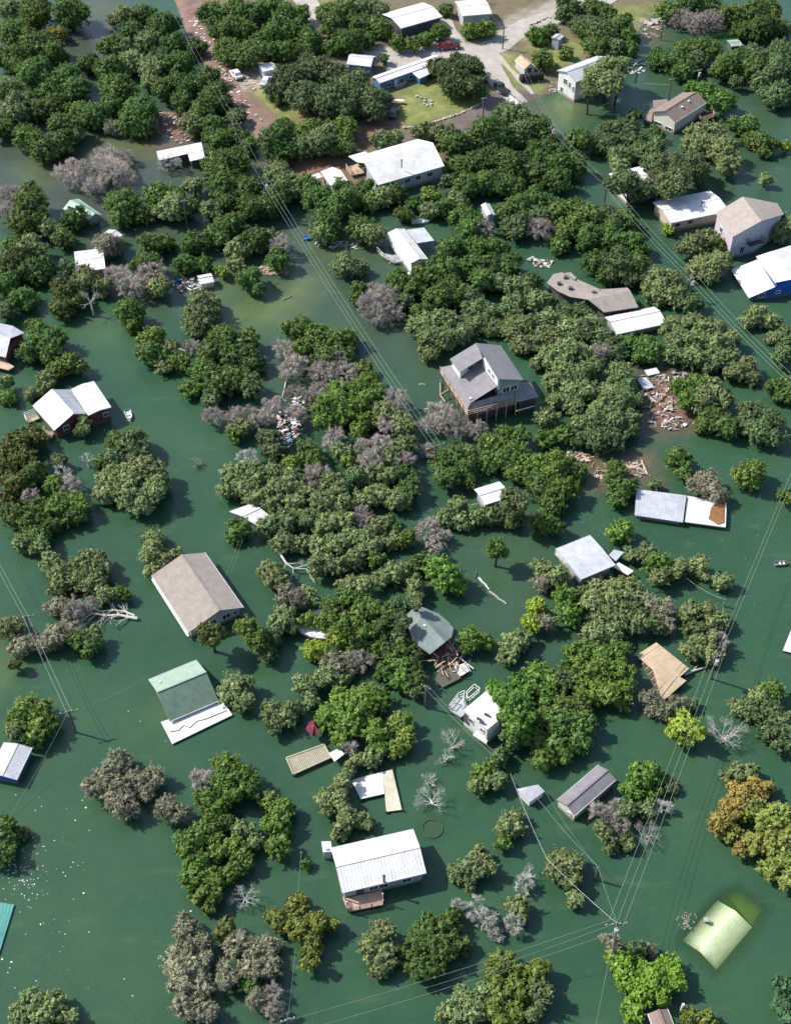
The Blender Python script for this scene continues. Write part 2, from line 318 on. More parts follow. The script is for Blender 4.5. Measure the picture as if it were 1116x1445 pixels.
region_attr(water, WX, WY, 'murk', [
 (0, [(300,440),(345,418),(395,410),(425,385),(450,392),(432,430),(400,455),(340,470),(300,475)], 4, .75), (0, [(250,385),(330,380),(340,425),(270,430)], 4, .5), (0, [(-30,925),(16,920),(20,960),(-10,985),(-30,985)], 3, .55),
 (0, [(760,140),(815,132),(830,150),(800,185),(765,175)], 4, .7), (0, [(125,190),(225,190),(220,225),(140,215)], 3, .45), (0, [(100,0),(160,-5),(165,30),(110,35)], 4, .3), (0, [(880,45),(930,50),(920,80),(885,80)], 3, .4),
 (0, [(420,320),(520,340),(500,380),(440,375)], 4, .35), (0, [(20,235),(60,225),(70,262),(30,268)], 3, .4), (0, [(660,755),(740,745),(780,800),(700,850),(660,800)], 6, .1), (0, [(340,985),(220,1000),(205,1030),(235,1040)], 3, .25), (0, [(110,455),(150,450),(170,480),(120,480)], 4, .3),
 (1, [(200,165),(285,160),(275,215),(205,215)], 3, .8), (1, [(895,520),(985,525),(990,600),(940,620),(900,605)], 2.5, .9), (1, [(825,645),(925,640),(928,685),(830,695)], 2.5, .9), (1, [(350,180),(420,180),(430,245),(370,245)], 3, .8),
 (1, [(655,160),(760,140),(770,175),(690,190)], 3, .5), (1, [(900,20),(940,25),(935,60),(895,65)], 3, .6),
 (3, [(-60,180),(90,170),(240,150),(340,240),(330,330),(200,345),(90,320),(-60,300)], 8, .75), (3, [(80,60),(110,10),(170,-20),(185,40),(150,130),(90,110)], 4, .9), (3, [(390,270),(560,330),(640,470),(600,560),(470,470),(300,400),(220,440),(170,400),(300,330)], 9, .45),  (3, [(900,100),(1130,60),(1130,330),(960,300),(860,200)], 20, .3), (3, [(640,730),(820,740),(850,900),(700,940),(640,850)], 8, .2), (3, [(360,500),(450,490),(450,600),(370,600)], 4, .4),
 (2, [(958,1327),(1012,1266),(1038,1253),(1080,1284),(1064,1314),(1010,1374)], 1.0, 1),
 (2, [(596,1170),(610,1154),(626,1170),(610,1186)], 1.2, .35),
])
# silt hanging in the water over the drowned roof: thin layers one under another
m, n, out = nodes('silt_layer'); L = n.links.new
tc = n.nodes.new('ShaderNodeTexCoord'); le = n.nodes.new('ShaderNodeVectorMath'); le.operation = 'LENGTH'
mp = n.nodes.new('ShaderNodeMapping'); mp.inputs['Scale'].default_value = (1, 1, 0); L(tc.outputs['Object'], mp.inputs[0]); L(mp.outputs[0], le.inputs[0])
mr = n.nodes.new('ShaderNodeMapRange'); mr.inputs['From Min'].default_value = 9.5; mr.inputs['From Max'].default_value = 12; mr.inputs['To Min'].default_value = .095; mr.inputs['To Max'].default_value = 0; L(le.outputs['Value'], mr.inputs[0])
df = n.nodes.new('ShaderNodeBsdfDiffuse'); df.inputs[0].default_value = (.085, .175, .040, 1); tr = n.nodes.new('ShaderNodeBsdfTransparent'); mx = n.nodes.new('ShaderNodeMixShader')
L(mr.outputs[0], mx.inputs[0]); L(tr.outputs[0], mx.inputs[1]); L(df.outputs[0], mx.inputs[2]); L(mx.outputs[0], out.inputs[0])
sl = MB()
cc = P(1022, 1312, 0)
for k in range(14):
    z = -.08 - k * .06; sl.add([(cc.x + 12.5 * math.cos(t * math.pi / 16), cc.y + 12.5 * math.sin(t * math.pi / 16), z) for t in range(32)], [tuple(range(32))])
m2 = mat('silt_bed', (.075, .185, .095), .9, (.062, .16, .082), .2)
bd = MB().add([(cc.x + 12 * math.cos(t * math.pi / 16), cc.y + 12 * math.sin(t * math.pi / 16), -.98) for t in range(32)], [tuple(range(32))]).build('silt_bed', m2); tag(bd, kind='structure')
so = sl.build('suspended_silt', m); so.location.x, so.location.y = cc.x, cc.y; tag(so, 'green silt hanging in the water over the sunken roof', 'silt', kind='stuff')
# ---------------------------------------------------------------- buildings
FOOT = []          # (polygon xy, top z) kept clear of leaves
LMK = []           # landmarks for telling trees apart: (px, py, words)
def V3(p): return P(p[0], p[1], p[2])
def thing(name, label, cat, px, z=0.0, group=None, lm=None, base=None):
    p = P(px[0], px[1], z)
    if lm: LMK.append((px[0], px[1], lm))
    return empty(name, (p.x, p.y, -1.5 if base is None else base), label, cat, group)
def inset(poly, d):
    """move an outline in towards its middle by about d metres"""
    n = len(poly); out = []
    ar = sum(poly[i].x * poly[(i + 1) % n].y - poly[(i + 1) % n].x * poly[i].y for i in range(n)); s = 1 if ar > 0 else -1
    for i in range(n):
        a, b, c = poly[i - 1], poly[i], poly[(i + 1) % n]
        e1 = Vector((b.x - a.x, b.y - a.y)).normalized(); e2 = Vector((c.x - b.x, c.y - b.y)).normalized()
        n1 = Vector((-e1.y, e1.x)) * s; n2 = Vector((-e2.y, e2.x)) * s; k = (n1 + n2); k = k / max(k.length_squared / 2, .5)
        out.append(Vector((b.x + k.x * d, b.y + k.y * d, b.z)))
    return out
def window(t, a, b, f, zc, w=1.0, h=1.0, out=.05, frame=None, name='window'):
    """window on the wall from a to b (world xy), at fraction f, centre height zc; a frame with its pane"""
    a = Vector((a.x, a.y, 0)); b = Vector((b.x, b.y, 0)); u = (b - a).normalized(); nrm = Vector((u.y, -u.x, 0))
    c = a.lerp(b, f); c.z = zc; t0 = .09
    fr = MB()
    for s in (-1, 1):
        fr.box(c + u * s * (w / 2) + nrm * out, (t0, .09, h + t0), u); fr.box(c + Vector((0, 0, s * h / 2)) + nrm * out, (w - t0, .09, t0), u)
    fr.box(c + nrm * out, (.05, .07, h - t0), u)
    fo = fr.build(name, frame or M['trim'], t)
    MB().box(c + nrm * (out - .02), (w - t0, .04, h - t0), u).build('pane', M['glass'], fo)
    return fo
def door(t, a, b, f, z0, m=None, w=.95, h=2.0):
    a = Vector((a.x, a.y, 0)); b = Vector((b.x, b.y, 0)); u = (b - a).normalized(); nrm = Vector((u.y, -u.x, 0)); c = a.lerp(b, f); c.z = z0 + h / 2
    d = MB().box(c + nrm * .04, (w, .06, h), u).build('door', m or M['trim'], t)
    MB().box(c + nrm * .09 + u * .36, (.1, .05, .05), u).build('handle', M['chrome'], d)
def ribs(mb, a, b, c, d, step=.42, w=.05, h=.04):
    """standing ribs on the slope a-b (ridge side) / d-c (eave side), running from ridge to eave"""
    L_ = (b - a).length; k = max(2, int(L_ / step)); nn = (b - a).cross(d - a).normalized()
    if nn.z < 0: nn = -nn
    for i in range(k + 1):
        f = (i + .02) / (k + .04); p, q = a.lerp(b, f), d.lerp(c, f)
        mb.box((p + q) / 2 + nn * h * .3, ((q - p).length - .05, w, h), q - p, nn)
def gable(t, A, B, C, D, ez, rise, wm, rm, over=.4, frac=.5, base=-1.6, metal=False, cap=True, rmb=None, fit=True, gm=None):
    """wing with a ridge parallel to AB; A,B,C,D = photo points of the eave corners at height ez"""
    a, b, c, d = [P(q[0], q[1], ez) for q in (A, B, C, D)]
    if fit:
        mid = (a + b + c + d) / 4; u = ((b - a) + (c - d)).normalized(); L_ = ((b - a).length + (c - d).length) / 2
        v = Vector((-u.y, u.x, 0)); 
        if v.dot((d - a) + (c - b)) < 0: v = -v
        Wd = ((d - a).dot(v) + (c - b).dot(v)) / 2
        a = mid - u * L_ / 2 - v * Wd / 2; b = mid + u * L_ / 2 - v * Wd / 2; c = mid + u * L_ / 2 + v * Wd / 2; d = mid - u * L_ / 2 + v * Wd / 2
    u = (b - a).normalized(); v = (d - a).normalized(); Wd = (d - a).length
    r0 = a.lerp(d, frac) + Vector((0, 0, rise)); r1 = b.lerp(c, frac) + Vector((0, 0, rise)); th = .13; dz = Vector((0, 0, th))
    s = MB(); vs = [a, b, r1, r0, d, c]; vs2 = [p - dz for p in vs]
    s.add(vs + vs2, [(0, 1, 2, 3), (3, 2, 5, 4), (7, 6, 9, 8), (8, 9, 10, 11), (0, 6, 7, 1), (4, 5, 11, 10), (0, 3, 9, 6), (3, 4, 10, 9), (1, 7, 8, 2), (2, 8, 11, 5)])
    if metal:
        ribs(s, r0, r1, b, a); ribs(s, r0, r1, c, d)
    ro = s.build('roof', rm, t)
    if rmb:
        ro.data.materials.append(rmb)
        n2 = v.normalized()
        for p in ro.data.polygons:
            if p.normal.z > .2 and p.normal.dot(n2) > 0.02: p.material_index = 1
    if cap:
        k = MB(); k.beam(r0 + Vector((0, 0, .03)), r1 + Vector((0, 0, .03)), .3, .05); k.build('ridge_cap', rm, ro)
    ia, ib, ic, id_ = [a + (u + v) * over, b + (v - u) * over, c - (u + v) * over, d + (u - v) * over]
    f = over / Wd; zl = ez + rise * min(f / frac, 1) - th - .02; zr = ez + rise * min(f / (1 - frac), 1) - th - .02
    j0 = ia.lerp(id_, (frac * Wd - over) / (Wd - 2 * over)); j1 = ib.lerp(ic, (frac * Wd - over) / (Wd - 2 * over))
    for q, z in ((ia, zl), (ib, zl), (ic, zr), (id_, zr), (j0, ez + rise - th - .02), (j1, ez + rise - th - .02)): q.z = z
    lo = [Vector((q.x, q.y, base)) for q in (ia, ib, ic, id_)]
    wv = [ia, ib, j1, j0, id_, ic] + lo
    wf = [(6, 7, 1, 0), (8, 9, 4, 5), (9, 6, 0, 3, 4), (7, 8, 5, 2, 1), (6, 9, 8, 7), (0, 1, 2, 3), (3, 2, 5, 4)]
    MB().add(wv, wf).build('wall', wm, t)
    # fascia boards along the eaves
    MB().beam(a - dz * .5 - v * .03, b - dz * .5 - v * .03, .05, .2).build('fascia', M['trim'], t); MB().beam(d - dz * .5 + v * .03, c - dz * .5 + v * .03, .05, .2).build('fascia', M['trim'], t)
    FOOT.append(([(q.x, q.y) for q in (a, b, c, d)], ez + rise + .2))
    return dict(a=ia, b=ib, c=ic, d=id_, A=a, B=b, C=c, D=d, r0=r0, r1=r1, u=u, v=v, roof=ro)
def facets(t, faces, wallpoly, wm, rm, base=-1.6, over=.35, th=.13, metal=None, topz=None, name='roof'):
    """roof of free facets, each a list of (px, py, z), on walls drawn in from the outline"""
    s = MB()
    for f in faces: s.slab([V3(p) for p in f], th)
    if metal:
        for i in metal:
            q = [V3(p) for p in faces[i][:4]]; ribs(s, *q)
    ro = s.build(name, rm, t); zz = [p[2] for f in faces for p in f]
    if wallpoly:
        wp = [V3(p) for p in wallpoly]; ins = inset(wp, over)
        for p in ins: p.z -= th + .03
        w_ = MB().prism(ins, base); w_.build('wall', wm, t)
        FOOT.append(([(q.x, q.y) for q in wp], max(zz) + .2)); return ins
    for f in faces: FOOT.append(([tuple(V3(p)[:2]) for p in f], max(zz) + .2))
def rail(mb, pts, h=.95, step=1.6, t=.08, mid=2):
    for a, b in zip(pts[:-1], pts[1:]):
        a = Vector(a); b = Vector(b); n_ = max(1, int((b - a).length / step))
        for i in range(n_ + 1):
            p = a.lerp(b, i / n_); mb.box(p + Vector((0, 0, h / 2)), (t, t, h))
        for k in range(mid + 1):
            z = h * (1 - k / (mid + .6)) + .02; mb.beam(a + Vector((0, 0, z)), b + Vector((0, 0, z)), t * .6, t)
def pipe(t, p, h=1.0, r=.09, name='chimney', m=None):
    c = MB(); c.tube([p, p + Vector((0, 0, h))], r, 8); c.tube([p + Vector((0, 0, h)), p + Vector((0, 0, h + .16))], r * 1.6, 8); c.build(name, m or M['dark_paint'], t)
def on_slope(r, side, f, g):
    """point on a gable roof: f along the ridge, g from ridge (0) to eave (1)"""
    e0, e1 = (r['A'], r['B']) if side < 0 else (r['D'], r['C']); return r['r0'].lerp(r['r1'], f).lerp(e0.lerp(e1, f), g)
def vent(t, p, s=.3):
    MB().box(p + Vector((0, 0, .12)), (s, s, .3)).build('roof_vent', M['trim'], t)

# white metal roofed house with deck, lower middle
t = thing('flooded_house', 'white ribbed metal roof house with small timber porch and black flue in open water', 'house', (535, 1215), lm='white ribbed roof house')
r = gable(t, (467,1197), (584,1171), (600,1232), (482,1261), 2.7, 1.0, M['grey_wall'], M['white_metal'], metal=True)
c0, d0 = r['c'], r['d']
for f in (.22, .5, .8): window(t, d0, c0, f + .15 * (f < .3), 1.3, 1.2, .9)
pipe(t, P(542, 1246, 2.6), 1.5, .13)
pd_ = [P(484, 1269, .6), P(537, 1257, .6), P(541, 1277, .45), P(491, 1287, .45)]
MB().slab(pd_, .2).build('porch_floor', M['pink_wood'], t)
s = MB(); rail(s, [pd_[0], pd_[3], pd_[2], pd_[1]], .9, 1.2, .1, 3); s.build('porch_railing', M['pink_wood'], t)
for q in (pd_[0], pd_[3].lerp(pd_[0], .15), pd_[2].lerp(pd_[1], .2)): MB().beam(Vector((q.x, q.y, -1.5)), Vector((q.x, q.y, 2.6)), .14).build('porch_post', M['trim'], t)
door(t, d0, c0, .2, .6, M['dark_wall'])
t = thing('utility_shed', 'tiny white flat roofed hut against the porch house wall', 'shed', (461, 1195))
s = MB().slab([P(453.5,1188,2.3), P(466.5,1187.5,2.3), P(469,1202,2.3), P(455.5,1203,2.3)], .12).build('roof', M['white_metal'], t)
q = inset([P(453.5,1188,2.15), P(466.5,1187.5,2.15), P(469,1202,2.15), P(455.5,1203,2.15)], .12); MB().prism(q, -1.5).build('wall', M['grey_wall'], t); vent(t, P(461, 1199, 2.3), .3)
# green house
t = thing('flooded_house', 'green shingle roof house, sunlit slope coloured paler, drowned to the eaves with white porch roof', 'house', (260, 980), lm='green shingle roof')
r = gable(t, (209,960), (278,931), (308,990), (240,1018), .9, 2.0, M['grey_wall'], M['pale_green_shingle'], frac=.5, over=.3, rmb=M['green_shingle'])  # far slope coloured paler as sunlit, near slope darker as shaded
ff = MB().slab([P(227,1019,.5), P(315,990,.5), P(328,1009,.35), P(243,1050,.35)], .16)
pr_ = ff.build('porch_roof', M['white_metal'], t, 'white flat porch roof with a wavering crack')
ck = [P(240,1033,.47), P(252,1031,.47), P(259,1024,.47), P(268,1027,.47), P(278,1018,.47), P(290,1015,.47), P(302,1010,.47), P(320,1003,.44)]
s = MB(); s.tube(ck, .05, 5); s.build('seam', M['dark_wall'], pr_)
FOOT.append((W2([(227,1019), (315,990), (328,1009), (243,1050)]), .7))
vent(t, on_slope(r, -1, .15, .5), .3)
# taupe house
t = thing('flooded_house', 'long taupe shingle gable roof house with pale blue gable end', 'house', (278, 838), lm='taupe gable house')
r = gable(t, (215,813), (267,894), (343,856), (288,779), 2.0, 1.7, M['grey_wall'], M['taupe_shingle'], frac=.58, over=.45, rmb=M['pink_shingle'])
window(t, r['b'], r['c'], .72, 1.3, 1.3, 1.0); window(t, r['b'], r['c'], .45, 1.3, 1.0, 1.0); window(t, r['b'], r['c'], .9, 1.2, .7, .8)
s = MB(); e = [P(211.5,812,.9), P(266,898,.9)]; s.beam(e[0], e[1], .35, .12); s.build('gutter', M['trim'], t)
s = MB(); rail(s, [P(264,888,.2), P(272,897,.2), P(280,893,.2)], .9, 1.0, .1, 2); s.build('porch_railing', M['trim'], t)
# maroon house, left
t = thing('flooded_house', 'maroon walled house with white and grey folded metal roofs', 'house', (100, 575), lm='maroon walled house')
r = gable(t, (44.8,572.3), (78,606.4), (127,584), (99,549.5), 2.3, 1.6, M['red_wall'], M['white_metal'], frac=.56, over=.4, metal=True, rmb=M['silver_metal'])
r2 = gable(t, (101.5,548.5), (123.7,586.2), (157.7,574.3), (131,538), 3.0, .25, M['red_wall'], M['white_metal'], over=.35, metal=True, cap=False)
window(t, r2['b'], r2['c'], .8, 1.6, .9, .9); window(t, r['b'], r['c'], .3, 1.4, 1.0, .9)
dk = [P(35,589,.6), P(51,582,.6), P(56,590,.6), P(39,597,.6)]; MB().slab(dk, .15).build('deck', M['deck_wood'], t); s = MB(); rail(s, [dk[1], dk[0], dk[3]], .9, 1.2, .1, 2); s.build('deck_railing', M['trim'], t)
dk = [P(64,606,.5), P(76,611,.5), P(72,620,.5), P(61,612,.5)]; MB().slab(dk, .15).build('deck', M['pink_wood'], t); s = MB(); rail(s, [dk[0], dk[3], dk[2], dk[1]], .9, 1.0, .1, 2); s.build('deck_railing', M['pink_wood'], t)
# left edge grey metal roofs
t = thing('flooded_house', 'grey ribbed metal roof house with pink timber porch cut by the left picture edge', 'house', (5, 475), lm='grey ribbed roof')
facets(t, [[(-28,462,3.5),(14.5,477,3.5),(8,504,2.5),(-28,495,2.5)], [(-28,462,3.5),(14.5,477,3.5),(34.5,469.5,2.7),(18,459.5,2.7),(-28,450,2.7)]], [(-28,452,2.5),(18,460,2.6),(34,470,2.6),(8,503,2.6),(-28,494,2.5)], M['red_wall'], M['grey_metal'], metal=[0])
dk = [P(-28,503,1.2), P(3,506,1.2), P(20,517,1.0), P(12,522,1.0), P(-28,512,1.0)]; MB().slab(dk, .18).build('porch_floor', M['pink_wood'], t)
# small teal slab and corner roof on the left edge
t = thing('flooded_roof', 'pale ribbed roof with blue eave cut by the left edge beside a round tree', 'roof', (10, 1075))
r = gable(t, (10,1042), (-14,1085), (20.5,1109), (41,1062), 1.5, .35, M['royal_wall'], M['silver_metal'], metal=True, over=.25)
t = thing('flooded_roof', 'awash teal metal roof panel at the lower left edge', 'roof', (0, 1310))
facets(t, [[(-25,1270,.45),(20,1277,.2),(-2,1348,.2),(-25,1350,.4)]], [(-25,1270,.3),(20,1277,.1),(-2,1348,.1),(-25,1350,.3)], M['teal_wall'], M['teal_metal'], th=.08, metal=[0])
# small white roofed house by the dead brush
t = thing('flooded_house', 'low white L shaped metal roof behind a thin leafless bush', 'house', (255, 215), lm='white L shaped roof')
facets(t, [[(221,213,2.3),(284,200,2.5),(286.5,211,2.4),(223.5,226,2.2)], [(265,216.5,2.25),(286.5,211.5,2.35),(289.5,222,2.2),(268,227,2.1)]], [(221,213,2.1),(284,200,2.1),(289.5,222,2.0),(268,227,2.0),(265,219,2.0),(226,227,2.0)], M['dark_wall'], M['white_metal'], metal=[0])
t = thing('flooded_cabin', 'cabin with pale mint green metal roof among dark trees', 'cabin', (116, 293), lm='mint green roof')
gable(t, (89,294), (126,309), (143,303), (110,280), 1.8, .8, M['teal_wall'], M['pale_green_metal'], metal=True, fit=False)
t = thing('flooded_cabin', 'cabin with plain white roof beside a grey leafless thicket', 'cabin', (125, 365), lm='thicket cabin')
gable(t, (102,355), (145,350.5), (149,378), (110,384), 2.0, .35, M['grey_wall'], M['white_metal'], metal=True)
t = thing('flooded_cabin', 'small cabin roof mostly hidden in grey brush above the white roof', 'cabin', (150, 333))
gable(t, (123,342), (155,327), (171,328), (160,345), 2.0, .5, M['grey_wall'], M['white_metal'])
t = thing('flooded_hut', 'small cream gable hut with a junk raft moored against it', 'hut', (290, 393), lm='cream junk hut')
gable(t, (278,389), (298,385.5), (302,397), (283,401), 1.5, .5, M['cream_wall'], M['white_metal'], over=.15)
# hill top houses
t = thing('hill_house', 'white roofed house on the hill above the red pickup', 'house', (580, 22), .5, lm='white hilltop house', base=.3)
gable(t, (553,18), (607,-3), (613,29), (552,40), 4.2, .8, M['dark_wall'], M['white_metal'], base=.3, metal=True)
t = thing('hill_house', 'white roofed grey house with awning near the road fork', 'house', (668, 15), .5, base=.3, lm='grey awning house')
r = gable(t, (641,2), (681,-3), (696,19), (653,21), 4.6, .6, M['grey_wall'], M['white_metal'], base=.3, metal=True)
MB().slab([P(653,23,3.2), P(674.5,24,3.2), P(673,29,2.9), P(656,29,2.9)], .1).build('awning', M['white_metal'], t); window(t, r['d'], r['c'], .75, 2.4, 1.4, 1.2)
t = thing('hill_house', 'small blue outbuilding with white gable roof on the hill', 'house', (510, 85), .5, base=.2, lm='small blue outbuilding')
r = gable(t, (495,76), (531,78), (522,94), (490,89), 3.6, .9, M['blue_wall'], M['white_metal'], base=.2, metal=True); window(t, r['d'], r['c'], .3, 2.2, 1.0, 1.0)
t = thing('hill_house', 'long low blue bungalow with white roof facing the lawn', 'house', (575, 95), .5, base=.2, lm='long blue bungalow')
r = gable(t, (527.5,107), (615,76), (621,86.5), (531.5,118), 3.3, .5, M['blue_wall'], M['white_metal'], base=.2, metal=True, over=.3)
facets(t, [[(580,100.3,3.2),(600.6,88.5,3.3),(605.4,104,2.8),(591.6,110.4,2.8)]], [(580,100.3,3),(600.6,88.5,3),(605.4,104,2.7),(591.6,110.4,2.7)], M['blue_wall'], M['white_metal'], base=.2, metal=[0])
for f in (.15, .35, .5): window(t, r['d'], r['c'], f, 1.9, 1.2, 1.0)
door(t, r['d'], r['c'], .26, .6)
s = MB(); dk = [P(556,122,1.0), P(571,117,1.0), P(573,121,1.0), P(558,127,1.0)]; s.slab(dk, .15); rail(s, [dk[0], dk[3], dk[2], dk[1]], .9, 1.2, .09, 1); s.build('deck', M['grey_wall'], t)
t = thing('storage_shed', 'pink shed with rounded tan roof on the grass', 'shed', (742, 92), .4, base=.2, lm='pink rounded roof shed')
r = gable(t, (729,86), (742,99.5), (753,91), (739,79), 2.6, 1.0, M['lavender_wall'], M['tan_board'], base=.2, over=.12); door(t, r['b'], r['c'], .5, .5, M['dark_wall'], 1.1)
t = thing('storage_shed', 'tiny grey hut with blue tinted roof in a weedy clearing', 'shed', (787, 56), .4, base=.2, lm='tiny grey hut')
gable(t, (779,52), (784,47), (796,50), (788,56), 3.4, .3, M['grey_wall'], M['silver_metal'], base=.2, over=.15)
t = thing('flooded_shed', 'little dark green flat roofed hut standing in the water', 'shed', (1036, 62), lm='dark green hut')
gable(t, (1024.7,56), (1040,55.5), (1049,62.5), (1033,65), 1.6, .25, M['dark_wall'], M['pale_green_shingle'], over=.12)
t = thing('flooded_house', 'tall cream house at the waterline with a leaning tree over its roof', 'house', (820, 110), lm='tall cream house')
r = gable(t, (783,100), (840,79), (872,93), (815,114), 5.2, 1.1, M['white_wall'], M['silver_metal'], metal=True, over=.35)
for f, z, ww in ((.42, 3.6, 1.1), (.68, 3.4, .7), (.9, 3.0, .6), (.25, 1.2, .8)): window(t, r['a'], r['d'], f, z, ww, 1.3, out=.05)
t = thing('flooded_house', 'brown hipped roof house with grey garage wall alone in the green water', 'house', (955, 155), lm='brown roof house')
r = gable(t, (920.6,156.7), (964.5,129.5), (997,144.6), (953,171.7), 3.3, 1.4, M['cream_wall'], M['brown_shingle'], over=.4)
facets(t, [[(921,141,2.9),(942,139,3.1),(940,150,3.1),(922,153,2.9)]], [(921,141,2.7),(942,139,2.7),(940,150,2.7),(922,153,2.7)], M['cream_wall'], M['brown_shingle'])
facets(t, [[(905.5,167,1.0),(920.5,150.5,1.6),(921,158,1.9),(919.5,171,1.5)]], [(905.5,167,.9),(920.5,150.5,.9),(921,158,.9),(919.5,171,.9)], M['cream_wall'], M['brown_shingle'])
window(t, r['a'], r['d'], .25, .9, 1.8, .8); window(t, r['a'], r['d'], .75, .8, 1.8, .8); vent(t, on_slope(r, 1, .4, .4), .5); vent(t, on_slope(r, 1, .65, .3), .4)
dk = [P(983,160,1.2), P(1004,157,1.2), P(1008,164,1.2), P(988,171,1.2)]; MB().slab(dk, .15).build('balcony', M['red_wall'], t); s = MB(); rail(s, [dk[0], dk[3], dk[2], dk[1]], .9, 1.2, .1, 2); s.build('balcony_railing', M['pink_wood'], t)
t = thing('flooded_house', 'white roof showing only in bits between dark tree crowns', 'house', (890, 255), lm='hidden white roof')
gable(t, (864,244), (912,232), (926,262), (880,272), 3.2, .5, M['white_wall'], M['white_metal'], metal=True)
t = thing('flooded_house', 'long low house with white roof and tan wall beside the tall pinkish house', 'house', (975, 290), lm='white roof tan wall house')
r = gable(t, (927,285.5), (1008,266), (1022,300), (941,314), 2.5, .6, M['tan_wall'], M['white_metal'], over=.35, metal=True)
for f in (.12, .35, .9): window(t, r['d'], r['c'], f, 1.5, .9, .5, frame=M['dark_wall'])
pipe(t, on_slope(r, 1, .62, .3), .9, .1)
t = thing('flooded_house', 'tall two storey pinkish house with taupe roof and dark balcony', 'house', (1055, 315), lm='tall pinkish house')
fr_ = [[(1009.4,300,5.6),(1048,276.8,7.6),(1074,311.6,7.6),(1033.5,334,5.6)], [(1048,276.8,7.6),(1097,286.5,5.2),(1106,302,5.2),(1074,311.6,7.6)]]
ins = facets(t, fr_, None, None, M['pink_shingle'])
wl = inset([P(1009.4,300,5.6), P(1033.5,334,5.6), P(1074,311.6,7.6), P(1106,302,5.2), P(1097,286.5,5.2), P(1048,276.8,7.6)], .35)
for p in wl: p.z -= .16
MB().prism(wl, -1.6).build('wall', M['lavender_wall'], t)
a, b = wl[1], wl[2]; window(t, a, b, .55, 4.2, .35, 2.2); window(t, a, b, .5, 1.6, 1.0, 1.6); window(t, wl[0], wl[1], .35, 3.6, 1.0, 1.2)
u = Vector((b.x - a.x, b.y - a.y, 0)).normalized(); nn = Vector((u.y, -u.x, 0)); q = Vector((a.x, a.y, 3.0)) + u * 3.6
dk = [q, q + u * 3.2, q + u * 3.2 + nn * 1.2, q + nn * 1.2]; MB().slab(dk, .15).build('balcony', M['dark_wall'], t); s = MB(); rail(s, [dk[0], dk[3], dk[2], dk[1]], .95, 1.0, .08, 2); s.build('balcony_railing', M['dark_wall'], t)
FOOT.append(([(p.x, p.y) for p in wl], 7.6))
t = thing('flooded_house', 'royal blue house with white stepped roof and blue skylight', 'house', (1080, 395), lm='royal blue house')
ins = facets(t, [[(1069.3,365.8,3.0),(1093.5,404.5,3.0),(1057,420,.9),(1031.6,380.3,.9)], [(1088.7,354.2,4.2),(1120,393,4.2),(1093.8,398.5,3.3),(1067,361.5,3.3)], [(1088.7,354.2,4.2),(1120,393,4.2),(1150,384,2.8),(1118,345,2.8)]], None, None, M['white_metal'], metal=[0, 1])
wl = inset([P(1031.6,380.3,.8), P(1057,420,.8), P(1093.5,404.5,2.8), P(1120,393,4.0), P(1150,384,2.6), P(1118,345,2.6), P(1088.7,354.2,4.0), P(1069.3,365.8,2.8)], .25)
for p in wl: p.z -= .1
MB().prism(wl, -1.6).build('wall', M['royal_wall'], t)
window(t, wl[1], wl[2], .52, 1.0, 1.1, 1.0, out=.06); window(t, wl[2], wl[3], .3, 1.3, .9, .7, out=.06)
fo = MB().slab([P(1072.5,391,2.35), P(1083.5,387,2.35), P(1086,392,2.3), P(1075,396,2.3)], .1).build('skylight', M['royal_wall'], t)
FOOT.append(([(p.x, p.y) for p in wl], 4.4))
# big white metal house, upper middle
t = thing('flooded_house', 'large white metal gable roof house with torn end wall in the trees', 'house', (570, 225), lm='large white metal roof')
facets(t, [[(514,229.5,5.2),(610.8,201,5.2),(589,195.7,3.8),(519.4,215.5,3.8)], [(514,229.5,5.2),(610.8,201,5.2),(627,233.8,3.2),(533.3,260.6,3.2)], [(491.4,219.8,3.2),(516,213,3.6),(519.5,216,3.7),(514,229,4.6),(504,228,3.6)]], None, None, M['white_metal'], metal=[0, 1])
wl = inset([P(519.4,215.5,3.8), P(514,229.5,5.1), P(533.3,260.6,3.2), P(627,233.8,3.2), P(610.8,201,5.1), P(589,195.7,3.8)], .4)
for p in wl: p.z -= .16
MB().prism(wl, -.5).build('wall', M['grey_wall'], t)
for f in (.2, .45, .62, .8): window(t, wl[2], wl[3], f, 2.0, 1.3, 1.1)
pipe(t, P(566.7,236,4.4), 1.7, .12); FOOT.append(([(p.x, p.y) for p in wl], 5.3))
dk = [P(488,236,1.2), P(505,230,1.2), P(514,243,1.2), P(496,247,1.2)]; MB().slab(dk, .2).build('deck', M['pink_wood'], t); s = MB(); rail(s, [dk[0], dk[3], dk[2]], .9, 1.1, .1, 2); s.build('deck_railing', M['pink_wood'], t)
t = thing('flooded_cabin', 'small bright white metal roof cabin on bare mud beside the large metal roof', 'cabin', (470, 250), lm='small bright white cabin')
facets(t, [[(452,241.5,3.0),(469,234.8,3.0),(481,239.5,2.8),(490.5,254.2,2.5),(467.7,263,2.5)], [(428,251,2.1),(450,243,2.3),(455,249,2.2),(434,256,2.0)]], [(452,241.5,2.6),(469,234.8,2.6),(481,239.5,2.6),(490.5,254.2,2.4),(467.7,263,2.4)], M['grey_wall'], M['white_metal'])
t = thing('mobile_home', 'white narrow mobile home with navy glazed end wall', 'mobile home', (577, 347), lm='white mobile home')
r = gable(t, (549.5,330.5), (579.6,371.8), (603.5,364.5), (568,320), 3.0, .5, M['white_wall'], M['white_metal'], over=.2, metal=True)
for f in (.2, .5, .8): window(t, r['b'], r['c'], f, 1.8, .9, 1.2)
dk = [P(575,384,.5), P(613,372,.5), P(615,376,.5), P(577,388,.5)]; MB().slab(dk, .2).build('deck', M['white_wall'], t)
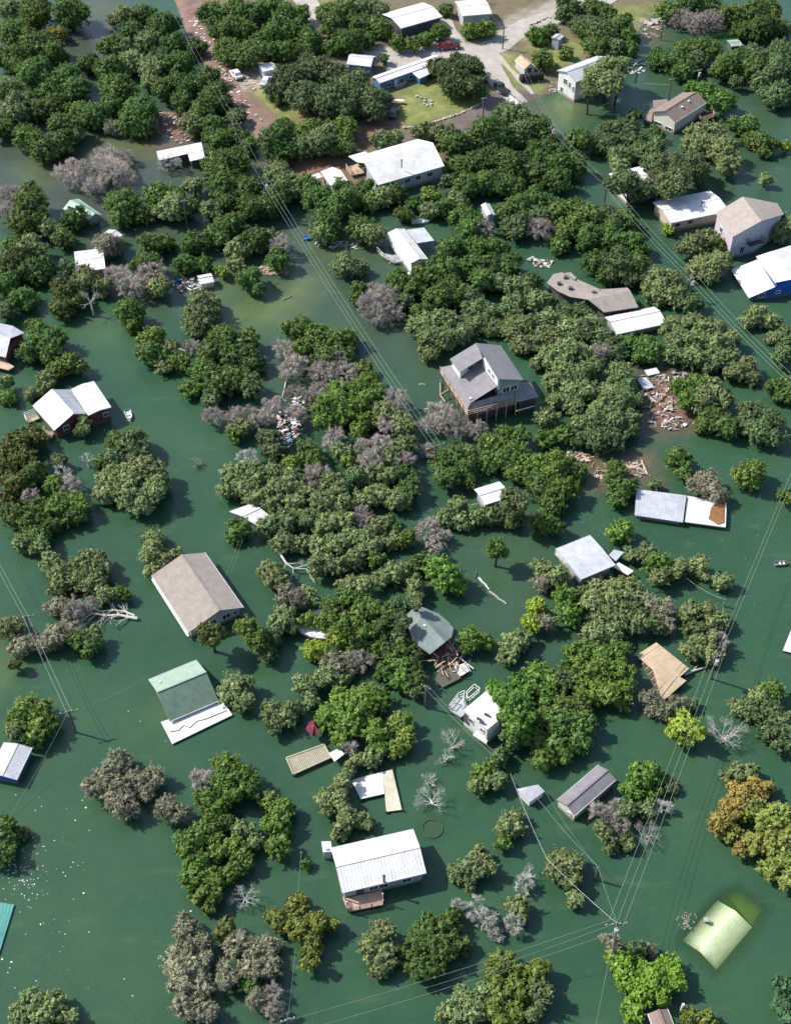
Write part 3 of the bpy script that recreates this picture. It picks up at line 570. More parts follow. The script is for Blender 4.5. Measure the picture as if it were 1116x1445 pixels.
dk = [P(532,354,.5), P(541,363,.5), P(556,371,.5), P(571,368,.5), P(566,357,.5), P(555,360,.5)]; MB().slab(dk, .15).build('deck', M['grey_wall'], t); s = MB(); rail(s, dk[:4], .9, 1.2, .09, 1); s.build('deck_railing', M['trim'], t)
t = thing('carport', 'grey metal carport with white edges on thin posts beside the mobile home', 'carport', (593, 332))
cp = [P(574.2,324,2.6), P(597.8,320.9,2.6), P(611.8,339,2.5), P(589,342.4,2.5)]; s = MB().slab(cp, .12); ribs(s, cp[0], cp[1], cp[2], cp[3], .7); s.build('roof', M['silver_metal'], t)
for q in cp: q2 = q.lerp(sum(cp, Vector()) / 4, .06); MB().beam((q2.x, q2.y, -1.5), (q2.x, q2.y, 2.45), .1).build('post', M['trim'], t)
s = MB(); [s.beam(cp[i] - Vector((0, 0, .06)), cp[(i + 1) % 4] - Vector((0, 0, .06)), .08, .2) for i in range(4)]; s.build('edge_trim', M['trim'], t)
FOOT.append(([(q.x, q.y) for q in cp], 2.8))
t = thing('flooded_shed', 'tiny shed with pale metal roof wedged between dark trees', 'shed', (686, 296), lm='tiny metal shed')
gable(t, (678.5,289), (688,304.5), (697,302), (690,286), 2.6, .3, M['grey_wall'], M['silver_metal'], over=.12)
# brown winding roof
t = thing('flooded_house', 'bent taupe shingle roof house drowned to its eaves', 'house', (835, 412), lm='bent taupe roof')
facets(t, [[(830.5,422.5,3.0),(889,409.5,3.0),(900.7,433,2.2),(852.4,440.2,2.2)], [(830.5,422.5,3.0),(889,409.5,3.0),(885,405.4,2.6),(847,408,2.6)], [(771.6,398.5,2.3),(780.4,386.6,2.6),(792.3,383.7,2.7),(834.7,402.6,2.7),(847,408,2.7),(830.5,422.5,3.0),(805,418.4,2.5),(787.3,410.5,2.4)], [(796,385,2.95),(805,383.5,2.9),(813.5,391,2.9),(811,394,3.0)]],
 [(771.6,398.5,2.2),(780.4,386.6,2.2),(792.3,383.7,2.2),(834.7,402.6,2.2),(885,405.4,2.2),(893,412,2.2),(900.7,433,2.1),(852.4,440.2,2.1),(830.5,423,2.2),(805,418.4,2.2),(787.3,410.5,2.2)], M['dark_wall'], M['taupe_shingle'], over=.5)  # dark wall colour paints in the shadow below these eaves
for q in ((798,391), (805,406), (838,412), (789,399)): MB().box(P(q[0], q[1], 2.85), (.7, .6, .4)).build('roof_vent', M['dark_wall'], t)
t = thing('flooded_house', 'bright white metal roof house touching the bent taupe roof', 'house', (895, 453), lm='bright white midslope roof')
gable(t, (853.5,446), (924,434), (939.5,455), (870,473), 1.5, .7, M['grey_wall'], M['white_metal'], frac=.42, metal=True)
# big grey house
t = thing('stilt_house', 'large two storey grey shingle house with balconies and roof terrace', 'house', (690, 540), lm='large grey stilt house')
g = M['grey_shingle']
facets(t, [[(634.7,506.3,6.9),(671.8,483.7,8.4),(681,505,8.4),(648.5,525,6.9)]], None, None, g, name='roof')
facets(t, [[(671.8,483.7,8.4),(702.6,534.7,8.4),(739,536.2,6.4),(706.5,487,6.4)]], None, None, g, name='roof')
facets(t, [[(621,518.4,4.2),(636.5,515,5.0),(681,504,6.7),(701.8,544.5,6.7),(663.7,568.4,4.4),(659.7,577,4.1)]], None, None, g, name='roof')
facets(t, [[(662,569.3,4.3),(724,551,4.5),(727,562,3.6),(659.7,577.8,3.6)]], None, None, g, name='roof')
facets(t, [[(723,549,4.2),(727,540,4.6),(748,538.5,4.2),(760,559.6,3.4),(730,566.8,3.4)]], None, None, g, name='roof')
s = MB(); e0, e1 = P(681.5,505,8.2), P(702.4,534.7,8.2); e2, e3 = P(701.8,544.5,6.6), P(684,512,6.6)
s.prism([e0, e1, e1 + Vector((.35, .1, 0)), e0 + Vector((.35, .1, 0))], 5.9); s.build('wall', M['white_wall'], t, 'white clerestory wall')
for f in (.45, .7): window(t, e0, e1, f, 7.5, .7, .8, out=.08)
up = inset([P(671.8,483.7,8.2), P(706.5,487,6.2), P(739,536.2,6.2), P(702.6,534.7,8.2)], .35); [setattr(p, 'z', p.z - .2) for p in up]; MB().prism(up, 3.4).build('wall', M['teal_wall'], t)
window(t, up[3], up[2], .35, 5.0, 1.3, 1.1, frame=M['trim']); window(t, up[3], up[2], .7, 4.9, 1.3, 1.1)
dm = inset([P(635.5,507,6.7), P(671.8,485,6.7), P(680.5,505,6.7), P(648.8,525,6.7)], .3); [setattr(p, 'z', 6.6) for p in dm]; MB().prism(dm, 4.4).build('wall', M['white_wall'], t)
window(t, dm[3], dm[2], .5, 6.0, 1.3, .8)
lo = inset([P(621,518.4,4.0), P(681,500,4.0), P(735,528,4.0), P(742,553,4.0), P(724,560,4.0), P(659.7,577,4.0)], .8); [setattr(p, 'z', 3.9) for p in lo]; MB().prism(lo, -1.6).build('wall', M['brown_wall'], t)
wg = inset([P(723,549,3.2), P(748,538.5,3.2), P(760,559.6,3.2), P(730,566.8,3.2)], .4); [setattr(p, 'z', 3.2) for p in wg]; MB().prism(wg, -1.6).build('wall', M['dark_wall'], t)
s = MB(); a, b, c_ = P(621,524,3.0), P(660,586,3.0), P(728,570,2.6); rail(s, [a, b, c_], 1.0, 1.5, .12, 2)
for f in np.linspace(0, 1, 7): q = a.lerp(b, f); s.beam((q.x, q.y, -1.5), (q.x, q.y, 4.1), .16)
for f in np.linspace(.2, 1, 5): q = b.lerp(c_, f); s.beam((q.x, q.y, -1.5), (q.x, q.y, 3.5), .16)
s.build('balcony_railing', M['pink_wood'], t)
ins = inset([a, b, c_, P(700,540,3)], .0); MB().slab([a, b, b.lerp(lo[5], .75), a.lerp(lo[0], .75)], .18).build('balcony', M['deck_wood'], t)
MB().slab([Vector((p.x, p.y, 2.6)) for p in (b, c_, c_.lerp(lo[4], .7), b.lerp(lo[5], .7))], .18).build('balcony', M['brown_wall'], t)
s = MB(); s.beam(P(621,535,.6), P(621,557,.3), .14); s.beam(P(621,557,.3), P(628,567,.3), .14); s.beam(P(621,557,1.2), P(633,549,1.2), .12); s.build('landing_rail', M['pink_wood'], t)
s = MB(); q = [P(728,580,.1), P(728,580,2.4), P(753,573,2.4), P(753,573,.1)]; [s.beam(q[i], q[i + 1], .16) for i in range(3)]; s.build('garage_frame', M['pink_wood'], t)
vent(t, P(664,563,4.6), .4)
for pl, z in (((W2([(621,518), (672,484), (706,487), (739,536), (760,560), (730,575), (660,586)], 4)), 8.6),): FOOT.append((pl, z))
t = thing('flooded_cabin', 'white roof cabin half hidden below the stilt house', 'cabin', (692, 700), lm='half hidden white cabin')
gable(t, (670,689), (705,681), (719,700), (683,714), 2.4, .5, M['grey_wall'], M['white_metal'])
# long grey white barge like roof on the right
t = thing('flooded_house', 'long low pair of pale metal roofs with a rusty orange patch', 'house', (960, 717), lm='rust patched long roof')
facets(t, [[(898,690,1.3),(968,699,1.3),(963.2,737,1.1),(895.3,727,1.1)]], [(898,690,1.1),(968,699,1.1),(963.2,737,1.0),(895.3,727,1.0)], M['grey_wall'], M['silver_metal'], metal=[0])
facets(t, [[(969.6,699.5,.9),(1025,709,.9),(1023.6,744,.8),(965.8,736.3,.8)]], [(969.6,699.5,.8),(1025,709,.8),(1023.6,744,.7),(965.8,736.3,.7)], M['grey_wall'], M['white_metal'], metal=[0])
s = MB().slab([P(1003,717,.96), P(1010,707.5,.96), P(1023,709,.96), P(1022,737,.94), P(1013,740,.94), P(1000,732,.94)], .05); s.build('rust_patch', M['rust_metal'], t)
s = MB(); s.add([P(968,699,1.5), P(963.2,737,1.3), P(972,718,1.0)], [(0, 1, 2)]); 
t = thing('flooded_house', 'square pale grey metal roof house with white trellis edge', 'house', (827, 787), lm='square pale grey roof')
r = gable(t, (783,775.5), (831.5,755.5), (869,797), (820,817), 2.4, .2, M['grey_wall'], M['silver_metal'], metal=True, over=.5, cap=False)
s = MB(); rail(s, [P(783,783,.8), P(803,802,.8), P(820,821,.6)], .9, .8, .08, 4); s.build('trellis', M['trim'], t)
t = thing('flooded_shed', 'small pale flat shed roof under the bright green round tree', 'shed', (869, 783))
facets(t, [[(859,783,1.6),(866.6,775.4,1.6),(880.4,779,1.6),(869,791.7,1.6)]], [(859,783,1.4),(866.6,775.4,1.4),(880.4,779,1.4),(869,791.7,1.4)], M['dark_wall'], M['silver_metal'], over=.12)
t = thing('flooded_shed', 'pale deck roof corner poking out of the leaves beside the square grey roof', 'shed', (878, 804))
facets(t, [[(864,799,1.3),(873,793.5,1.3),(894,805.5,1.3),(886,811.5,1.3)]], [(864,799,1.1),(873,793.5,1.1),(894,805.5,1.1),(886,811.5,1.1)], M['dark_wall'], M['white_metal'], over=.12)
# tan stripped roof
t = thing('flooded_house', 'bare tan plywood roof house with missing shingles', 'house', (935, 945), lm='bare tan plywood roof')
facets(t, [[(898,924.7,1.05),(926,906.5,1.25),(949,925,1.35),(921,945,1.35)], [(921,945,1.35),(949,925,1.35),(972.5,943.7,1.15),(959,955.5,1.15),(968.5,960.5,1.05),(935,990,0.85)]], [(898,924.7,0.95),(926,906.5,0.95),(972.5,943.7,0.95),(958,955.5,0.95),(968,960.5,0.85),(935,989.7,0.65)], M['brown_wall'], M['tan_board'], over=.3)
s = MB(); a, b, c_, d_ = P(898,924.7,1.07), P(926,906.5,1.27), P(972.5,943.7,1.21), P(935,990,0.95)
for f in np.linspace(.1, .9, 8): s.beam(a.lerp(d_, f) + Vector((0, 0, .10)), b.lerp(c_, f) + Vector((0, 0, .06)), .07, .04)
s.build('batten', M['pink_wood'], t)
s = MB(); s.tube([P(966,952,.3), P(978,947,.3), P(998,941,.2)], [.22, .16, .08]); s.tube([P(978,947,.3), P(984,939,.4)], [.12, .05]); s.build('floating_log', M['bleached']); tag(bpy.data.objects['floating_log'], 'pale driftwood log jammed against the tan plywood roof', 'log')
# grey green house with collapsed end
t = thing('collapsed_house', 'grey green shingle roof house with torn off end wall and wrecked deck', 'house', (608, 888), lm='grey green roof wreck')
facets(t, [[(569,872,2.5),(584,857.5,3.4),(628,906,3.4),(606.6,923.3,2.6),(590,911,2.5)], [(584,857.5,3.4),(592,855,3.1),(619,866,2.6),(632,877,2.5),(640,887,2.5),(637,899,2.7),(628,906,3.4)]], [(569,872,2.3),(584,857.5,2.4),(592,855,2.4),(632,877,2.3),(634,892,2.3),(606,915,2.3),(590,908,2.3)], M['brown_wall'], M['grey_green_shingle'])
vent(t, P(599,884,3.1), .35)
MB().slab([P(614,960,.5), P(620,945,.5), P(641,941,.5), P(650,957,.5), P(625,970,.4)], .2).build('deck', M['dark_wall'], t)
MB().slab([P(641,940.5,.8), P(655,936,.8), P(662,947,.6), P(649,955,.6)], .12).build('deck_panel', M['trim'], t)
s = MB(); rr = random.Random(4)
for k in range(46):
    f, g_ = rr.random(), rr.random(); q = P(615 + 30 * f, 905 + 42 * g_ + 6 * f, .3 + 1.0 * rr.random()); an = rr.random() * 6.3
    s.beam(q, q + Vector((math.cos(an), math.sin(an), rr.uniform(-.2, .4))) * rr.uniform(.8, 2.6), .12, .07)
s.build('broken_framing', M['pink_wood'], t)
MB().add([P(606,930,.05), P(630,905,1.6), P(645,922,1.0), P(640,945,.05)], [(0, 1, 2, 3)]).build('fallen_wall', M['red_wall'], t)
s = MB(); s.beam(P(648,928,.6), P(668,944,.3), .14); s.beam(P(656,934,.7), P(664,948,.2), .14); s.build('broken_rail', M['trim'], t)
# white box house
t = thing('flooded_house', 'white flat roofed house with white railed terraces', 'house', (690, 1000), lm='white flat roofed house')
fr_ = [(654,1002,3.8),(697,966,3.8),(731,994,3.8),(687.6,1030,3.8)]
ins = facets(t, [fr_], fr_, M['white_wall'], M['white_metal'], over=.1, th=.2)
window(t, ins[0], ins[3], .3, 2.6, .8, 1.0); window(t, ins[0], ins[3], .8, 2.6, .6, .8); window(t, ins[3], ins[2], .5, 2.4, 1.3, 1.2); door(t, ins[0], ins[3], .12, 1.2, M['dark_wall'])
s = MB(); tp = [P(634,1001,1.6), P(647,984,1.6), P(655,981,1.6), P(652,1000,1.6)]; rail(s, tp, 1.0, 1.2, .12, 1); s.build('terrace_railing', M['trim'], t); s = MB(); tp2 = [P(657,983,1.6), P(669,972,1.6), P(677,978,1.6), P(660,992,1.6), P(657,983,1.6)]; rail(s, tp2, 1.0, 1.2, .12, 1); s.build('terrace_railing', M['trim'], t); s = MB()
rail(s, [P(686,976,3.85), P(697,966.5,3.85), P(716,983,3.85)], .8, 1.2, .12, 1); s.build('roof_railing', M['trim'], t)
MB().slab([Vector((p.x, p.y, 1.6)) for p in (tp[0], tp[1], tp[2], P(661,1004,1.6), P(650,1012,1.6))], .2).build('terrace', M['grey_wall'], t)
MB().slab([P(667,1037,1.2), P(673,1030,1.2), P(690,1040,1.2), P(686,1050,1.2)], .2).build('terrace', M['white_metal'], t)
for k, q in enumerate(((676,1015), (680,1020), (687,1009))): MB().box(P(q[0], q[1], 4.0), (.7, .25, .3), (1, -.6, 0)).build('roof_vent', M['dark_wall'], t)
# hidden white thing with blue
t = thing('flooded_pool_deck', 'white curved pool deck with blue lining glimpsed between leaves', 'pool deck', (462, 880), lm='white curved pool deck')
cc = P(462, 880, .8); s = MB(); s.slab([cc + Vector((4.6 * math.cos(a), 2.8 * math.sin(a), 0)) for a in np.linspace(0, 6.283, 24, endpoint=False)], .4); so = s.build('deck', M['white_metal'], t)
MB().slab([cc + Vector((.8 + 2.4 * math.cos(a), .4 + 1.6 * math.sin(a), .03)) for a in np.linspace(0, 6.283, 20, endpoint=False)], .04).build('pool_liner', mat('pool_liner', (.25, .42, .46), .3), t)
s = MB(); 
for a in np.linspace(0, 6.283, 16): q = cc + Vector((4.3 * math.cos(a), 2.6 * math.sin(a), -1)); MB().beam(q - Vector((0, 0, 1.2)), q + Vector((0, 0, 1.6)), .08).build('deck_post', M['trim'], t)
FOOT.append(([(cc.x + 4.6 * math.cos(a), cc.y + 2.8 * math.sin(a)) for a in np.linspace(0, 6.283, 12)], 1.2))
# white L shaped dock + wooden dock
t = thing('boat_dock', 'white planked L shaped dock, its far arm stained yellow', 'dock', (535, 1110), lm='white L shaped dock')
Ls = [P(495,1101,.5), P(553,1086,.5), P(556,1101,.5), P(539,1112,.5), P(540,1121,.5), P(509,1128,.5)]
s = MB(); pa, pb, pc, pd2 = P(495,1101,.5), P(553,1086,.5), P(558,1112,.5), P(509,1128,.5)
def planks(s, a, b, c, d, n, gap=.04, th=.1):
    for i in range(n):
        f0, f1 = (i + gap) / n, (i + 1 - gap) / n; s.slab([a.lerp(b, f0), a.lerp(b, f1), d.lerp(c, f1), d.lerp(c, f0)], th)
planks(s, pa, P(540,1089.3,.5), P(542.5,1120.4,.5), pd2, 20, .015); s.build('deck', M['white_metal'], t)
s = MB(); planks(s, P(539.6,1089.4,.5), P(540.6,1121.5,.5), P(545,1146,.4).lerp(P(545,1146,.4), 0), P(553,1086,.5), 1)
s = MB(); a, b, c_, d_ = P(540,1089.6,.5), P(553.5,1086,.5), P(567,1143,.35), P(545,1146,.35); planks(s, d_, a, b, c_, 26, .03); s.build('arm', mat('stained_planks', (.62, .60, .50), .8, (.44, .42, .26), .35), t, 'weathered planks stained yellow at the end')
s = MB(); [s.beam((q.x, q.y, -1.5), (q.x, q.y, .5), .2) for q in (pa, pd2, d_, c_, b)]; s.build('piles', M['pole'], t)
t = thing('boat_dock', 'brown slatted wooden dock running out from under the trees', 'dock', (435, 1072), lm='brown slatted dock')
s = MB(); a, b, c_, d_ = P(404,1070,.5), P(457,1051,.5), P(467,1069,.5), P(414,1093,.5); planks(s, a, b, c_, d_, 24, .12, .12); s.build('deck', M['deck_wood'], t)
s = MB(); [s.beam(p, q, .2, .2) for p, q in ((a, b), (d_, c_), (a, d_), (b, c_))]; s.build('edge_beam', M['deck_wood'], t)
s = MB(); [s.beam((q.x, q.y, -1.5), (q.x, q.y, .45), .2) for q in (a, b, c_, d_)]; s.build('piles', M['pole'], t)
for q_, lb in (((470,1070), 0),): MB().slab([P(464,1063,.9), P(478,1056,.9), P(486,1064,.9), P(472,1075,.9)], .12).build('landing', M['trim'], t)
for pl in ([(495,1101),(553,1086),(567,1143),(545,1146),(540,1121),(509,1128)], [(404,1070),(457,1051),(467,1069),(414,1093)]): FOOT.append((W2(pl, .4), .8))
# grey shed like house, lower right
t = thing('flooded_cabin', 'narrow grey shingle roof cabin with white gable end', 'cabin', (828, 1114), lm='narrow grey cabin')
r = gable(t, (787,1129.5), (844.3,1079), (868.8,1101.6), (810.2,1151), 1.7, .6, M['cream_wall'], M['grey_shingle'], over=.12, rmb=M['grey_shingle']); window(t, r['a'], r['d'], .72, .9, .5, .6)
t = thing('flooded_shed', 'small shaded shed roof where two cables cross beside the narrow grey cabin', 'shed', (748, 1119), lm='shaded shed roof')
facets(t, [[(728.7,1113.8,1.5),(759,1107.5,1.7),(768.6,1117,1.5),(747,1133,1.3)]], [(728.7,1113.8,1.3),(759,1107.5,1.3),(768.6,1117,1.3),(747,1133,1.2)], M['trim'], M['grey_metal'], over=.15)
t = thing('flooded_roof', 'taupe roof corner at the bottom edge under lime green leaves', 'roof', (932, 1436))
gable(t, (914,1426), (925,1465), (958,1462), (942,1430), 2.4, .5, M['tan_wall'], M['brown_shingle']); s = MB(); s.box(P(962, 1424, 1.4), (.25, .25, 2.4)); s.build('post', M['trim'], t)
t = thing('floating_dock', 'pale dock slab cut by the right picture edge', 'dock', (1115, 905)); s = MB(); planks(s, P(1104.5,918,.45), P(1118,884,.45), P(1140,880,.45), P(1134,926,.45), 14); s.build('deck', M['white_metal'], t); s = MB(); [s.beam((q.x, q.y, -1.5), (q.x, q.y, .4), .2) for q in (P(1107,917,.4), P(1119,888,.4))]; s.build('piles', M['pole'], t)
# houses and huts among trees, upper left hill
t = thing('hill_cabin', 'little white cabin with parked cars in a gravel clearing', 'cabin', (376, 97), .5, base=.2, lm='white clearing cabin')
r = gable(t, (364.4,90.8), (384.6,87.5), (389.5,96.5), (370,101), 2.8, .5, M['white_wall'], M['white_metal'], base=.2, over=.15)
t = thing('storage_shed', 'small white shed with clutter between the dark trees', 'shed', (455, 90), .5, base=.2, lm='small white shed')
gable(t, (448.4,91), (454,84.5), (464,86), (458,95), 2.6, .4, M['white_wall'], M['white_metal'], base=.2, over=.15)
t = thing('flooded_cabin', 'low white roof cabin at the left edge of the olive grove', 'cabin', (352, 726), lm='low white grove cabin')
gable(t, (324,722), (353,711.5), (381,728), (361,741), 1.4, .5, M['grey_wall'], M['white_metal'], metal=True, fit=False)
# drowned roof
t = thing('sunken_roof', 'pale green gable roof lying just under the water surface', 'roof', (1012, 1318), lm='sunken green roof')
ra, rb = P(1037.5,1286,-.05), P(988,1344,-.05)
le = [P(1012,1271,-.42), P(963,1328,-.42)]; re_ = [P(1061,1309,-.46), P(1011,1369,-.46)]
sr = mat('sunk_roof_paint', (.80, .86, .60), .8, (.66, .75, .42), .8, .3, 20)
MB().slab([ra, rb, le[1], le[0]], .12).build('roof', sr, t); MB().slab([ra, rb, re_[1], re_[0]], .12).build('roof', sr, t)
MB().slab([P(1027,1264,-.75), P(1040,1255,-.75), P(1075,1284,-.75), P(1060,1306,-.75)], .1).build('lean_to_roof', M['algae'], t)
s = MB(); s.prism(inset([le[0], le[1], re_[1], re_[0]], .4), -1.6)
for i, v_ in enumerate(s.v): s.v[i] = (v_[0], v_[1], min(v_[2], -1.0))
s.build('wall', M['teal_wall'], t)
s = MB(); q = P(994.5,1303,-.4); s.tube([q, q + Vector((0, 0, .75))], .2, 8); s.tube([q + Vector((0, 0, .75)), q + Vector((0, 0, .95))], .32, 8); s.build('chimney', M['concrete'], t)
# wrecked roof sheets by the debris field
for pl, lb, mm in (([(909,522),(926,518.5),(931,526),(914,530)], 'white roof sheet lying at the top of the lumber jam', M['white_metal']), ([(899,533.5),(911,532),(923,546),(908,549.5)], 'light blue grey roof sheet tilted on the lumber jam', M['silver_metal'])):
    q = [P(x, y, .5 + .3 * (i < 2)) for i, (x, y) in enumerate(pl)]; s = MB().slab(q, .1); ribs(s, q[0], q[1], q[2], q[3], .5); s.prism([p.lerp(sum(q, Vector()) / 4, .5) - Vector((0, 0, .2)) for p in q], -.2); o = s.build('roof_sheet', mm); tag(o, lb, 'roof sheet')
LMK.append((940, 560, 'lumber jam')); LMK.append((875, 665, 'brown debris mat'))
